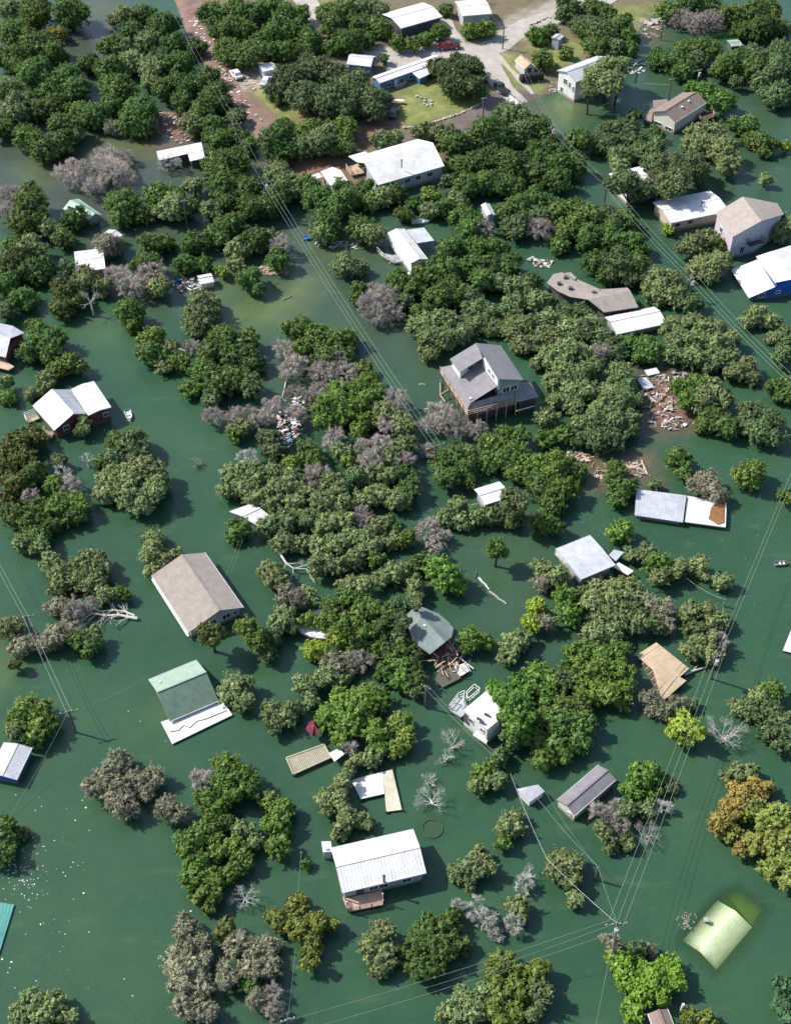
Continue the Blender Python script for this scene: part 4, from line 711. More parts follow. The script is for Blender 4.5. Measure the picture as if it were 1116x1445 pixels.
# ---------------------------------------------------------------- trees
# crown clumps read off the photograph: tile origin, then x,y,radius,kind in thirds of a photo pixel
CL = {
(0,0):"""40 45 55 O;150 60 75 G;300 60 75 D;240 145 42 Y;60 140 75 D;150 190 70 D;210 230 65 D;60 250 75 D;140 310 75 D;40 380 70 O;60 470 70 O;10 540 55 D;100 420 40 O;
520 70 55 O;600 60 50 D;680 110 65 D;560 130 55 D;620 180 60 O;460 195 50 D;520 210 45 O;740 185 55 D;820 200 50 D;690 240 55 D;560 260 60 O;640 290 60 O;460 290 60 D;370 270 50 D;760 270 70 D;280 320 60 D;320 370 65 D;210 380 55 D;500 380 75 G;640 350 40 O;700 370 55 D;810 370 70 D;880 330 55 D;900 400 60 D;780 430 60 D;860 460 60 D;940 440 50 D;230 450 65 D;160 470 55 D;330 470 50 G;400 490 70 D;470 450 50 D;600 460 70 D;560 520 70 D;600 540 60 D;480 540 40 B;270 530 65 D;120 580 65 G;180 640 60 D;250 610 60 D;320 570 45 O;820 530 50 O;900 540 60 D;930 600 60 D;1010 580 50 D;1050 620 45 D;1000 500 40 O;
320 740 70 P;440 680 60 P;480 730 75 P;530 670 40 P;400 790 50 P;720 690 45 T;40 820 45 P;30 890 40 P;130 850 75 D;110 940 85 D;200 960 50 O;310 930 60 D;520 880 80 D;600 910 50 D;680 840 80 G;720 880 70 O;790 880 50 D;820 790 40 O;
930 700 80 D;1000 690 70 D;950 780 80 D;1040 800 70 D;890 890 50 O;960 860 60 D;1060 880 65 D;450 1040 65 B;640 1040 55 D;700 1030 45 G;820 1030 60 D;920 990 60 D;990 950 60 D;1070 1020 60 D;1000 1050 50 O;140 1060 60 O;50 1040 45 D;270 1010 45 D;900 60 60 D;980 50 60 D;1060 60 65 D;950 130 60 D;1030 130 60 D;1090 190 50 D;960 210 65 D;1040 240 60 D""",
(372,0):"""20 40 70 D;90 90 70 D;150 60 50 G;130 130 50 D;40 150 60 D;100 215 50 L2;30 220 50 D;200 170 60 D;300 110 60 D;280 50 50 D;360 40 60 D;440 40 60 O;500 50 45 O;420 110 55 D;500 120 50 G;370 180 65 D;300 200 45 D;440 170 40 D;570 180 38 G;630 185 36 G;690 165 38 G;745 130 38 G;770 40 35 D;870 130 42 G;945 120 42 G;
130 340 80 E;210 300 70 E;290 330 80 E;360 370 80 E;420 400 60 E;180 410 80 E;270 430 80 E;350 450 70 E;450 420 65 E;500 410 40 E;470 470 50 E;60 400 50 E;510 245 25 E;
740 290 55 F;810 310 70 F;880 290 58 F;800 370 55 F;880 370 55 F;850 270 50 F;
60 590 85 D;80 540 50 D;180 560 60 G;240 600 75 O;160 620 60 O;300 560 50 D;350 540 55 G;330 610 60 D;50 650 60 D;60 730 60 O;120 790 65 O;60 830 60 D;200 800 60 D;240 840 60 D;330 800 45 D;320 870 70 D;370 830 50 D;430 800 42 D;450 860 42 L2;500 830 45 O;550 820 50 D;600 910 40 G;640 860 35 D;710 835 50 G;700 890 45 O;260 950 65 D;240 990 50 O;420 970 60 D;450 990 55 O;30 870 60 D;20 1010 50 O;70 1040 50 P;
500 600 45 O;560 580 38 O;660 555 42 O;720 560 42 O;770 570 50 O;800 610 60 D;870 600 50 O;950 560 85 D;1050 490 70 E;1000 600 60 D;1090 560 60 E;820 700 50 D;870 700 60 D;940 680 60 D;1000 680 65 D;1060 700 70 D;880 780 60 D;960 770 60 D;1040 790 60 D;785 765 38 E;820 850 45 O;850 920 60 G;880 960 60 D;920 970 50 P;1020 900 50 D;1080 870 60 D;1060 960 60 E;800 1050 60 G;900 1060 60 G;980 1050 55 G;760 880 40 D""",
(744,0):"""180 40 60 E;270 40 50 D;330 50 45 D;220 100 45 E;40 150 45 G;100 130 40 G;60 250 50 D;110 285 22 D;170 225 30 G;250 130 55 D;310 140 75 E;390 110 60 D;420 160 45 D;290 195 50 D;370 200 45 E;430 210 45 D;290 330 65 Oh;350 290 60 Oh;400 280 45 Oh;340 350 60 Oh;260 390 35 Oh;380 340 40 Bh;
600 50 50 G;680 20 60 D;770 25 60 D;650 80 50 P;710 100 55 P;770 90 50 P;870 70 60 D;950 60 70 D;1020 60 55 D;910 130 48 D;980 120 60 D;1040 110 50 D;1090 120 40 E;560 250 50 D;620 260 60 D;680 210 55 D;740 210 60 D;660 300 50 D;720 250 50 E;790 220 40 D;
840 280 65 D;900 250 55 D;960 240 60 E;950 300 55 D;1010 250 50 E;1080 230 70 E;1050 300 60 E;990 340 45 E;880 345 30 E;1060 400 65 E;1110 400 50 E;700 375 38 G;760 390 52 G;830 430 60 G;450 485 32 D;
40 540 65 D;90 590 45 D;70 650 70 D;150 700 70 D;200 700 55 D;40 730 60 D;120 760 60 D;210 590 60 D;350 560 60 E;430 560 65 E;330 610 60 E;460 600 60 E;540 570 40 D;540 620 50 E;400 660 55 E;490 650 55 E;420 770 60 Eh;390 700 40 Oh;540 700 60 Eh;620 700 65 Eh;690 700 60 Eh;600 785 60 Eh;385 775 48 Eh;510 790 40 Eh;650 750 55 Eh;560 800 50 E;730 720 50 E;470 820 45 E;
720 570 55 O;790 560 55 O;760 620 60 O;830 650 65 O;700 610 50 O;850 700 50 O;920 530 55 D;940 590 40 D;980 600 50 D;1030 610 36 D;1000 640 30 D;1095 620 28 L;1005 760 30 O;595 975 25 L;
40 850 60 D;50 920 50 E;50 970 55 P;130 900 60 D;190 890 60 D;250 920 70 D;330 930 70 E;400 950 60 D;180 970 60 D;260 1000 70 D;340 1010 70 D;420 1030 60 D;140 1040 40 L2;480 1060 40 D;700 1040 60 O;760 1010 50 O;810 1040 45 G;1050 970 62 O;1090 950 55 O""",
(0,361):"""60 40 75 Q;150 60 70 D;200 60 50 D;20 120 60 D;100 180 65 D;30 230 50 E;290 50 42 O;370 100 60 O;280 150 60 Q;260 220 60 Q;330 190 45 Q;430 130 45 O;500 90 60 P;560 130 55 P;640 80 60 P;660 130 50 O;620 30 60 D;545 235 65 G;560 290 45 G;780 40 50 D;860 30 40 D;935 65 30 L;1050 100 55 D;1090 140 40 D;1000 40 40 O;
850 240 80 O;820 290 60 O;900 200 40 O;150 300 45 D;170 350 65 D;230 350 65 D;130 400 55 D;220 410 60 D;300 460 60 G;240 480 45 G;200 520 45 O;130 585 38 O;190 560 38 O;40 600 40 G;20 540 40 O;
640 350 60 G;630 410 60 D;680 430 55 D;690 470 40 O;770 450 45 G;720 400 40 O;950 350 75 D;1040 370 70 D;900 410 70 D;990 430 80 D;1070 450 60 D;860 500 70 G;810 560 50 G;920 540 80 D;1000 520 75 D;1060 550 60 E;900 610 45 E;820 390 40 P;350 690 48 O;345 740 35 O;
905 680 45 P;1000 690 55 P;1050 680 50 P;1010 730 45 O;990 760 35 G;1090 700 45 P;60 810 65 Q;140 760 60 Q;30 900 60 Q;100 850 60 Q;60 960 60 Q;20 1030 50 Q;150 910 60 D;250 870 40 E;270 930 48 T;220 980 50 G;300 980 50 P;130 1020 40 P;150 1060 50 D;250 1050 60 G;320 1050 60 G;
500 790 60 D;560 790 70 E;600 830 60 E;480 860 60 E;440 870 38 G;560 860 40 P;470 940 70 O;560 930 80 O;640 920 70 O;450 1010 60 O;540 1010 80 O;630 1000 75 O;680 970 50 O;600 1050 60 O;990 930 60 O;1070 920 60 O;1040 990 60 O;960 990 50 O;1090 1030 60 O;1060 860 50 T""",
(372,361):"""60 20 50 D;340 40 55 O;400 50 40 O;400 140 35 G;390 180 35 G;450 200 60 P;520 180 60 P;480 250 60 P;540 240 55 P;470 150 40 P;560 110 50 G;630 130 60 D;600 190 45 E;700 90 60 D;760 60 70 D;840 60 60 D;900 40 60 D;960 40 60 D;1030 50 60 D;930 100 60 D;790 120 50 D;1000 110 50 E;730 190 60 D;790 170 60 D;860 180 60 E;900 230 60 E;680 240 50 D;640 290 45 O;720 290 70 O;790 280 60 O;700 350 65 O;770 350 60 O;840 330 50 O;900 290 50 O;950 250 60 E;980 310 45 O;700 410 50 O;1040 250 60 O;1080 130 60 O;1070 200 60 O;1050 330 45 O;1090 370 50 O;1090 300 60 O;
150 320 70 G;220 350 70 G;290 360 60 D;350 350 60 D;180 400 60 D;250 420 70 D;340 430 50 D;90 400 50 P;120 470 60 P;250 490 60 P;310 450 50 P;350 500 60 P;130 580 40 P;230 580 50 P;180 610 45 P;280 560 40 P;
420 480 45 G;450 530 50 G;400 570 60 G;330 600 70 G;270 640 70 G;340 660 70 G;420 620 60 G;480 590 55 G;430 700 50 G;400 740 45 G;260 700 50 G;560 620 60 P;500 660 60 O;560 690 55 O;590 730 55 O;520 720 45 P;40 640 50 P;20 690 45 P;140 670 45 P;
30 770 50 E;40 830 50 E;110 880 45 G;190 810 45 E;210 870 55 G;300 760 45 P;330 830 50 O;280 800 40 P;350 870 40 G;430 820 50 P;500 800 55 P;450 870 55 P;540 860 50 O;600 800 55 O;600 870 50 P;520 930 50 O;590 930 60 D;620 980 50 D;450 930 50 O;380 930 50 E;220 930 55 P;280 950 50 O;320 990 50 O;
40 920 55 O;110 960 60 O;60 990 60 O;160 1000 55 O;30 1050 50 O;130 1050 55 O;260 1040 60 O;340 1050 55 O;430 1030 60 O;500 1020 60 O;570 1040 55 O;750 670 60 P;700 710 45 P;790 720 60 P;850 730 50 P;910 740 45 P;690 830 35 P;
760 880 60 D;810 850 65 D;780 940 60 D;850 900 60 D;860 830 45 O;960 800 55 G;1030 770 55 D;1080 770 50 D;1000 850 65 D;1070 840 60 D;950 880 50 D;1080 920 60 G;870 960 35 D;1060 1040 60 Eh;830 1060 50 O""",
(744,361):"""290 30 60 D;380 40 70 E;460 30 60 D;340 90 50 D;420 90 50 E;500 90 40 E;20 110 45 D;560 130 65 O;610 100 50 O;540 170 50 O;620 170 60 O;690 200 50 E;720 60 50 O;760 40 60 O;820 20 45 O;780 80 40 O;
40 190 60 O;20 290 50 E;90 200 45 E;90 270 60 O;150 250 55 E;210 240 55 E;270 290 55 O;170 310 70 O;240 330 60 E;90 350 60 O;40 370 60 O;300 350 55 O;160 400 70 O;230 420 60 O;90 440 60 O;50 450 40 O;350 380 50 E;300 410 50 P;380 410 50 E;150 490 60 O;220 500 60 E;280 470 50 E;110 540 55 O;180 580 60 O;250 570 60 O;110 620 50 O;80 690 55 O;200 640 50 O;
430 370 50 D;480 390 60 D;530 400 60 D;480 430 40 D;600 310 45 O;620 300 55 O;690 290 55 O;650 360 70 O;720 360 65 O;770 310 65 O;800 380 65 O;620 420 50 O;700 430 60 O;850 430 60 O;770 450 60 O;880 490 50 O;930 470 50 O;860 350 50 O;950 520 40 O;
360 510 40 O;400 500 55 O;350 580 60 O;420 570 55 E;390 630 70 E;460 610 40 E;320 640 55 O;290 700 60 E;370 700 65 E;440 690 45 E;300 780 60 E;360 780 60 E;440 740 40 E;230 720 50 O;90 780 50 G;160 760 45 G;220 780 40 E;
650 560 50 G;710 560 55 G;770 550 50 O;670 610 45 G;750 610 60 O;820 600 55 O;780 690 60 D;840 720 60 D;750 720 45 G;960 670 65 E;1020 690 65 E;980 750 65 E;1040 770 50 E;930 720 50 E;970 250 50 O;1030 280 50 O;930 280 36 O;1050 350 40 O;1100 340 50 E;1080 430 55 E;1050 560 50 D;1095 590 50 D;1100 540 40 G;
640 860 60 G;660 910 45 G;540 970 30 O;760 950 55 B;790 1000 50 B;710 980 40 B;935 930 72 G;50 890 70 G;120 900 75 G;190 910 60 G;60 980 75 D;150 990 70 G;100 1050 60 D;1100 1020 40 G;380 910 50 G;370 960 50 D;420 980 50 D;380 1030 50 D""",
(0,722):"""60 20 60 D;130 40 60 D;200 30 50 D;300 20 60 D;160 100 60 D;220 60 40 D;110 130 50 O;170 150 50 O;380 210 60 O;420 250 50 O;220 220 55 O;260 270 60 O;330 290 60 O;390 310 55 O;240 330 45 O;440 350 50 O;500 340 36 G;525 350 32 G;340 220 45 O;240 400 50 B;310 420 50 P;380 400 36 P;60 490 55 O;20 510 40 O;240 520 65 B;200 560 45 B;300 500 50 B;330 550 50 D;380 570 50 D;400 530 45 O;90 580 50 B;150 560 40 B;70 640 30 Q;
650 110 50 O;640 180 60 O;690 210 50 O;640 250 45 O;740 190 45 O;1010 80 60 D;900 520 62 Qs;1050 490 55 Gs;1090 550 50 Gs;1000 740 70 O;1030 800 50 O;950 780 45 O;130 840 75 G;80 880 60 G;180 900 70 G;140 960 60 G;60 930 50 E""",
(372,722):"""30 60 55 O;100 40 60 O;180 40 60 O;260 60 60 O;340 50 60 O;420 30 60 P;480 70 60 O;80 130 60 O;160 140 50 O;240 150 60 O;310 140 60 O;390 120 60 O;250 220 60 O;310 230 50 O;380 200 60 O;450 150 60 O;470 200 50 G;590 120 50 G;540 130 50 O;530 60 50 D;30 260 60 O;60 300 50 O;690 80 50 P;750 110 45 P;720 160 35 P;770 30 50 O;840 40 45 O;900 20 50 O;960 20 60 E;1060 20 60 D;
985 155 52 Gs;690 210 50 D;640 230 45 D;770 270 85 G2;820 320 45 G2;560 260 60 O;500 280 50 O;430 310 50 O;640 310 50 O;640 360 40 O;360 320 50 O;120 370 70 B;190 360 50 O;90 430 50 O;60 480 45 O;100 480 45 E;20 540 50 E;20 600 45 E;
280 400 50 D;350 370 55 G;410 380 55 G;190 460 42 G;380 460 60 G;460 420 60 G;520 430 60 D;560 400 45 E;500 490 50 E;320 530 55 L;370 500 40 G;430 520 60 G;380 570 60 G;460 590 50 G;560 490 45 E;580 540 45 E;220 590 58 L;290 660 60 B;360 640 60 B;250 700 50 O;320 710 50 O;420 640 50 P;
520 590 60 D;590 590 55 D;560 650 60 G;630 640 50 D;590 720 60 G;650 700 50 D;520 690 50 D;640 760 40 E;180 740 55 O;200 800 45 O;40 850 60 O;100 870 60 O;50 900 50 O;140 840 40 O;
430 770 60 G2;330 810 65 G2;400 830 70 G2;480 810 60 G2;290 880 65 G2;360 900 70 G2;330 950 50 G2;450 900 50 G2;580 900 55 Y3;600 960 50 Y3;560 1000 55 Y3;470 940 60 G2;480 1000 45 G2;360 1000 40 P;450 1050 50 O;390 1060 36 O;230 468 40 G;290 445 48 G;340 485 40 Gh;1015 800 45 G2h;1035 860 50 G2h;985 765 28 G2h;1060 920 50 G2h;1060 800 50 G2h;1085 860 60 G2h;1080 735 50 G2;1100 800 60 G2;1100 940 60 G2;1050 970 50 E;1000 1045 45 E;590 470 42 Eh;645 395 26 Eh;965 735 26 G2h;1000 745 32 G2h;870 540 62 G;940 550 42 G;1050 560 60 O;1040 610 50 O;1100 540 45 O""",
(744,722):"""100 720 55 G2;90 790 55 G2;60 50 60 G;110 60 50 D;390 90 62 G2;450 180 40 O;510 180 50 O;540 220 60 G;560 280 50 O;620 250 45 O;650 230 40 O;720 230 50 O;740 260 40 O;820 300 52 O;60 240 50 O;60 300 45 B;130 270 50 O;160 360 60 G;170 430 60 G;40 410 50 L;20 470 45 L;80 470 45 B;
300 330 55 O;370 320 55 O;430 320 50 O;290 390 60 O;360 380 70 O;430 390 60 O;320 460 70 O;400 460 70 O;470 470 60 O;280 520 60 O;360 530 60 O;240 350 42 E;520 390 45 B;580 420 55 B;540 480 45 O;590 480 40 B;
690 430 55 O;760 430 55 O;810 470 55 O;700 500 50 E;740 560 65 O;700 600 50 O;770 600 60 O;800 550 45 P;
230 600 65 G;310 610 65 G;380 600 60 G;210 670 60 G;300 690 70 G;380 680 65 G;350 760 65 G;410 750 55 G;300 780 60 G;400 810 45 G;230 750 60 G;160 720 50 E;40 680 60 G2;30 750 50 G2;150 830 70 G;220 830 60 G;60 880 60 G;140 900 75 D;230 900 65 D;40 960 60 G;120 980 65 D;150 1020 60 G;220 970 60 D;60 1040 60 G;100 780 45 E;
540 830 45 B;570 850 38 B;510 790 36 B;640 815 45 B;690 820 32 O;670 920 82 L;1040 760 60 G2;980 790 60 O;900 830 50 O;950 850 55 E;1030 850 60 E;1080 900 65 E;1010 930 50 E;1090 980 60 E""",
(0,1083):"""460 40 75 B;420 90 60 B;500 120 75 B;500 0 75 B;560 60 65 B;540 170 60 B;650 40 60 B;610 100 50 B;700 160 55 B;760 190 50 B;
850 60 50 P;960 50 70 G;1040 40 60 G;960 -10 60 G;1060 90 50 G;980 110 60 G;870 140 55 G;920 180 55 G;940 230 45 D;790 320 60 G;850 290 60 G;900 270 60 G;1030 260 50 O;1080 310 45 O;920 350 55 G;850 400 60 G;990 340 55 G;1020 390 50 G;820 470 60 G;880 450 55 G;900 520 60 G;850 540 50 G;960 460 50 G;880 595 40 G;1000 440 50 G;
780 690 65 B;820 750 65 B;740 830 65 B;800 850 70 B;850 830 60 B;780 920 65 B;850 930 70 B;780 1010 60 B;870 1030 60 B;960 880 55 B;960 700 60 Q;1010 740 65 B;1080 780 60 B;1050 850 60 B;1060 930 45 G;1080 990 50 B;20 240 50 D;80 280 42 E;20 330 60 D;10 380 50 D;150 1000 60 O;230 1010 60 O;180 1060 70 O;290 1050 45 O;100 1050 60 O""",
(372,1083):"""20 150 45 G;80 180 55 G;50 250 60 G;60 340 55 G;30 130 40 O;360 20 40 O;340 70 45 O;270 130 50 O;320 150 55 O;270 170 45 O;350 190 45 O;400 220 45 O;340 240 45 O;440 230 32 O;320 270 35 O;930 30 60 G;900 80 45 O;990 60 50 O;1050 220 50 O;1070 260 45 O;1010 270 45 O;1010 320 36 G;
870 430 60 O;920 380 45 O;940 420 40 O;820 460 45 O;870 490 40 O;900 600 50 T;940 650 50 T;985 710 28 T;1100 500 40 T;1080 600 60 O;1060 670 45 T;820 590 25 T;180 405 25 G;130 590 60 Y3;70 660 60 Y3;150 680 60 Y3;230 660 62 Y3;200 740 60 Y3;290 665 32 Y3;190 820 50 Y3;
500 700 65 O;450 760 60 O;520 790 70 O;490 860 48 O;700 690 65 D;780 670 70 D;650 760 70 D;740 760 80 D;820 760 55 D;650 850 60 D;720 850 55 D;20 760 50 B;30 850 55 B;40 950 38 P;40 1030 45 P;
1010 820 50 Y3;980 880 60 Y3;1060 870 60 Y3;1000 960 60 Y3;1080 950 60 Y3;930 960 50 O;850 990 60 O;790 1040 60 O;880 1050 60 O;980 1040 60 Y3;1060 1040 60 Y3""",
(744,1083):"""490 40 70 G2;440 90 45 G2;560 50 50 G2;530 110 40 G2;600 80 38 O;310 190 50 P;380 190 50 P;430 180 50 O;500 180 50 O;570 170 36 T;330 270 50 O;360 320 45 O;430 320 38 O;390 250 42 P;140 390 58 O;180 420 66 O;120 450 50 O;190 480 50 O;200 560 38 O;
890 20 50 O;940 30 55 O;850 40 32 O;900 120 60 R;960 110 65 R;1020 90 40 R;870 180 55 R;930 180 60 Y2;810 230 55 R;850 270 50 Y2;910 300 45 Y2;900 350 38 R;1010 240 60 Y2;1080 200 60 Y2;1100 300 60 Y2;1030 330 65 Y2;1080 400 60 Y2;1020 430 50 Y2;960 330 50 Y2;1110 470 50 Y2;
390 830 60 L3;470 780 45 E;520 780 30 B;430 900 65 L3;520 880 65 L3;600 840 62 L3;620 900 58 L3;560 950 60 L3;480 960 65 L3;440 1030 55 L3;350 740 38 B;50 870 55 Y3;50 960 60 E;20 1040 40 O;700 1060 50 Y3;750 1075 45 Y3;1090 940 55 G3;1070 1010 45 G3;1110 1060 50 G3;600 1100 40 Y3""",
}
# kind: (object name, category, look words, dark leaf, light leaf, style)
KIND = {
 'D': ('evergreen_tree', 'dark green', (0.049,0.091,0.024), (0.180,0.297,0.068), 'leaf'), 'G': ('leafy_tree', 'mid green', (0.061,0.116,0.023), (0.237,0.368,0.071), 'leaf'),
 'G2': ('leafy_tree', 'vivid green', (0.067,0.139,0.025), (0.255,0.446,0.079), 'leaf'), 'G3': ('leafy_tree', 'bluish green', (.05,.125,.06), (.13,.28,.13), 'leaf'),
 'O': ('live_oak', 'olive grey green', (0.105,0.145,0.057), (0.365,0.450,0.181), 'leaf'), 'E': ('live_oak', 'deep olive', (0.067,0.104,0.041), (0.230,0.320,0.126), 'leaf'), 'F': ('spreading_oak', 'dark spreading', (0.040,0.073,0.025), (0.140,0.218,0.071), 'leaf'),
 'Q': ('leafy_tree', 'brownish olive', (.060,.078,.022), (.185,.225,.060), 'leaf'), 'L': ('lime_tree', 'lime green', (0.138,0.208,0.024), (0.380,0.526,0.073), 'leaf'), 'L2': ('lime_tree', 'light green', (0.088,0.156,0.036), (0.261,0.396,0.095), 'leaf'), 'L3': ('lime_tree', 'bright apple green', (.105,.190,.020), (.30,.46,.070), 'leaf'),
 'Y': ('yellowing_tree', 'yellow', (0.136,0.154,0.018), (0.355,0.377,0.069), 'leaf'), 'Y3': ('yellowing_tree', 'yellow green', (.10,.135,.026), (.32,.40,.085), 'leaf'), 'Y2': ('autumn_tree', 'golden olive', (.15,.19,.04), (.40,.46,.12), 'leaf'), 'R': ('autumn_tree', 'rusty orange tinged', (.23,.20,.04), (.52,.41,.12), 'leaf'),
 'B': ('dying_tree', 'brown grey dying', (.195,.195,.125), (.46,.455,.31), 'mix'), 'P': ('leafless_tree', 'pinkish grey leafless', (.24,.22,.20), (.64,.57,.505), 'twig'), 'T': ('leafless_tree', 'pale bare twigged', (0.281,0.289,0.254), (0.680,0.697,0.629), 'sparse'),
}
LM_ = {}
def leaf_mat(k):
    if k in LM_: return LM_[k]
    c0, c1 = KIND[k][2], KIND[k][3]
    m, n, out = nodes('foliage_' + KIND[k][1].replace(' ', '_')); L = n.links.new
    at = n.nodes.new('ShaderNodeAttribute'); at.attribute_name = 'tint'; oi = n.nodes.new('ShaderNodeObjectInfo')
    r = ramp(n, [(0.05, c0), (.95, c1)]); L(at.outputs['Fac'], r.inputs[0])
    hs = n.nodes.new('ShaderNodeHueSaturation'); mr = n.nodes.new('ShaderNodeMapRange'); mr.inputs['To Min'].default_value = .482; mr.inputs['To Max'].default_value = .514; L(oi.outputs['Random'], mr.inputs[0]); L(mr.outputs[0], hs.inputs['Hue'])
    m2 = n.nodes.new('ShaderNodeMath'); m2.operation = 'MULTIPLY'; m2.inputs[1].default_value = 7.31; L(oi.outputs['Random'], m2.inputs[0]); m3 = n.nodes.new('ShaderNodeMath'); m3.operation = 'FRACT'; L(m2.outputs[0], m3.inputs[0])
    mv = n.nodes.new('ShaderNodeMapRange'); mv.inputs['To Min'].default_value = .84; mv.inputs['To Max'].default_value = 1.2; L(m3.outputs[0], mv.inputs[0]); L(mv.outputs[0], hs.inputs['Value']); L(r.outputs[0], hs.inputs['Color'])
    d = pr(n, Roughness=.55); d.inputs['Specular IOR Level'].default_value = .3; L(hs.outputs[0], d.inputs['Base Color'])
    tl = n.nodes.new('ShaderNodeBsdfTranslucent'); L(hs.outputs[0], tl.inputs[0]); mx = n.nodes.new('ShaderNodeMixShader'); mx.inputs[0].default_value = .28
    L(d.outputs[0], mx.inputs[1]); L(tl.outputs[0], mx.inputs[2]); L(mx.outputs[0], out.inputs[0]); LM_[k] = m; return m

lobes = []
for (ox, oy), s in CL.items():
    for it in s.replace('\n', '').split(';'):
        a = it.split()
        if len(a) < 4: continue
        x, y, r, k = float(a[0]) / 3 + ox, float(a[1]) / 3 + oy, float(a[2]) / 3, a[3]
        st = k.endswith('s'); hi = k.endswith('h'); k = k[:-1] if st or hi else k
        rad = r * mpp(x, y, 2) * (1.12 if y < 420 else 1.04)
        p0 = P(x, y, 0); g = H(p0.x, p0.y); gz = max(0, g)
        zc = gz + rad * .60 + .3 + (2.2 if st else 0) + (3.6 if hi else 0) + rng.uniform(-.3, .7)
        c = P(x, y, zc)
        lobes.append(dict(c=np.array(c), r=rad, k=k, px=(x, y), tall=st))
# crowns that grow on one trunk: join neighbours of one kind
par = list(range(len(lobes))); size = [1] * len(lobes)
def find(i):
    while par[i] != i: par[i] = par[par[i]]; i = par[i]
    return i
C = np.array([l['c'] for l in lobes]); RR = np.array([l['r'] for l in lobes])
pairs = []
for i in range(len(lobes)):
    d = np.linalg.norm(C[i + 1:, :2] - C[i, :2], axis=1) / (RR[i + 1:] + RR[i])
    for j in np.nonzero(d < .98)[0]:
        j = int(j) + i + 1
        if lobes[i]['k'] == lobes[j]['k']: pairs.append((d[j - i - 1], i, j))
pairs.sort(); ntree = len(lobes); TARGET = 292
MAXS = {'F': 8, 'L3': 9, 'G2': 5, 'Y3': 7, 'B': 5, 'Y2': 6}
for d, i, j in pairs:
    a, b = find(i), find(j)
    mxs = MAXS.get(lobes[i]['k'], 4)
    if a != b and size[a] + size[b] <= mxs and ntree > TARGET: par[a] = b; size[b] += size[a]; ntree -= 1
trees = {}
for i in range(len(lobes)): trees.setdefault(find(i), []).append(lobes[i])
trees = list(trees.values())
print('LOBES', len(lobes), 'TREES', len(trees))

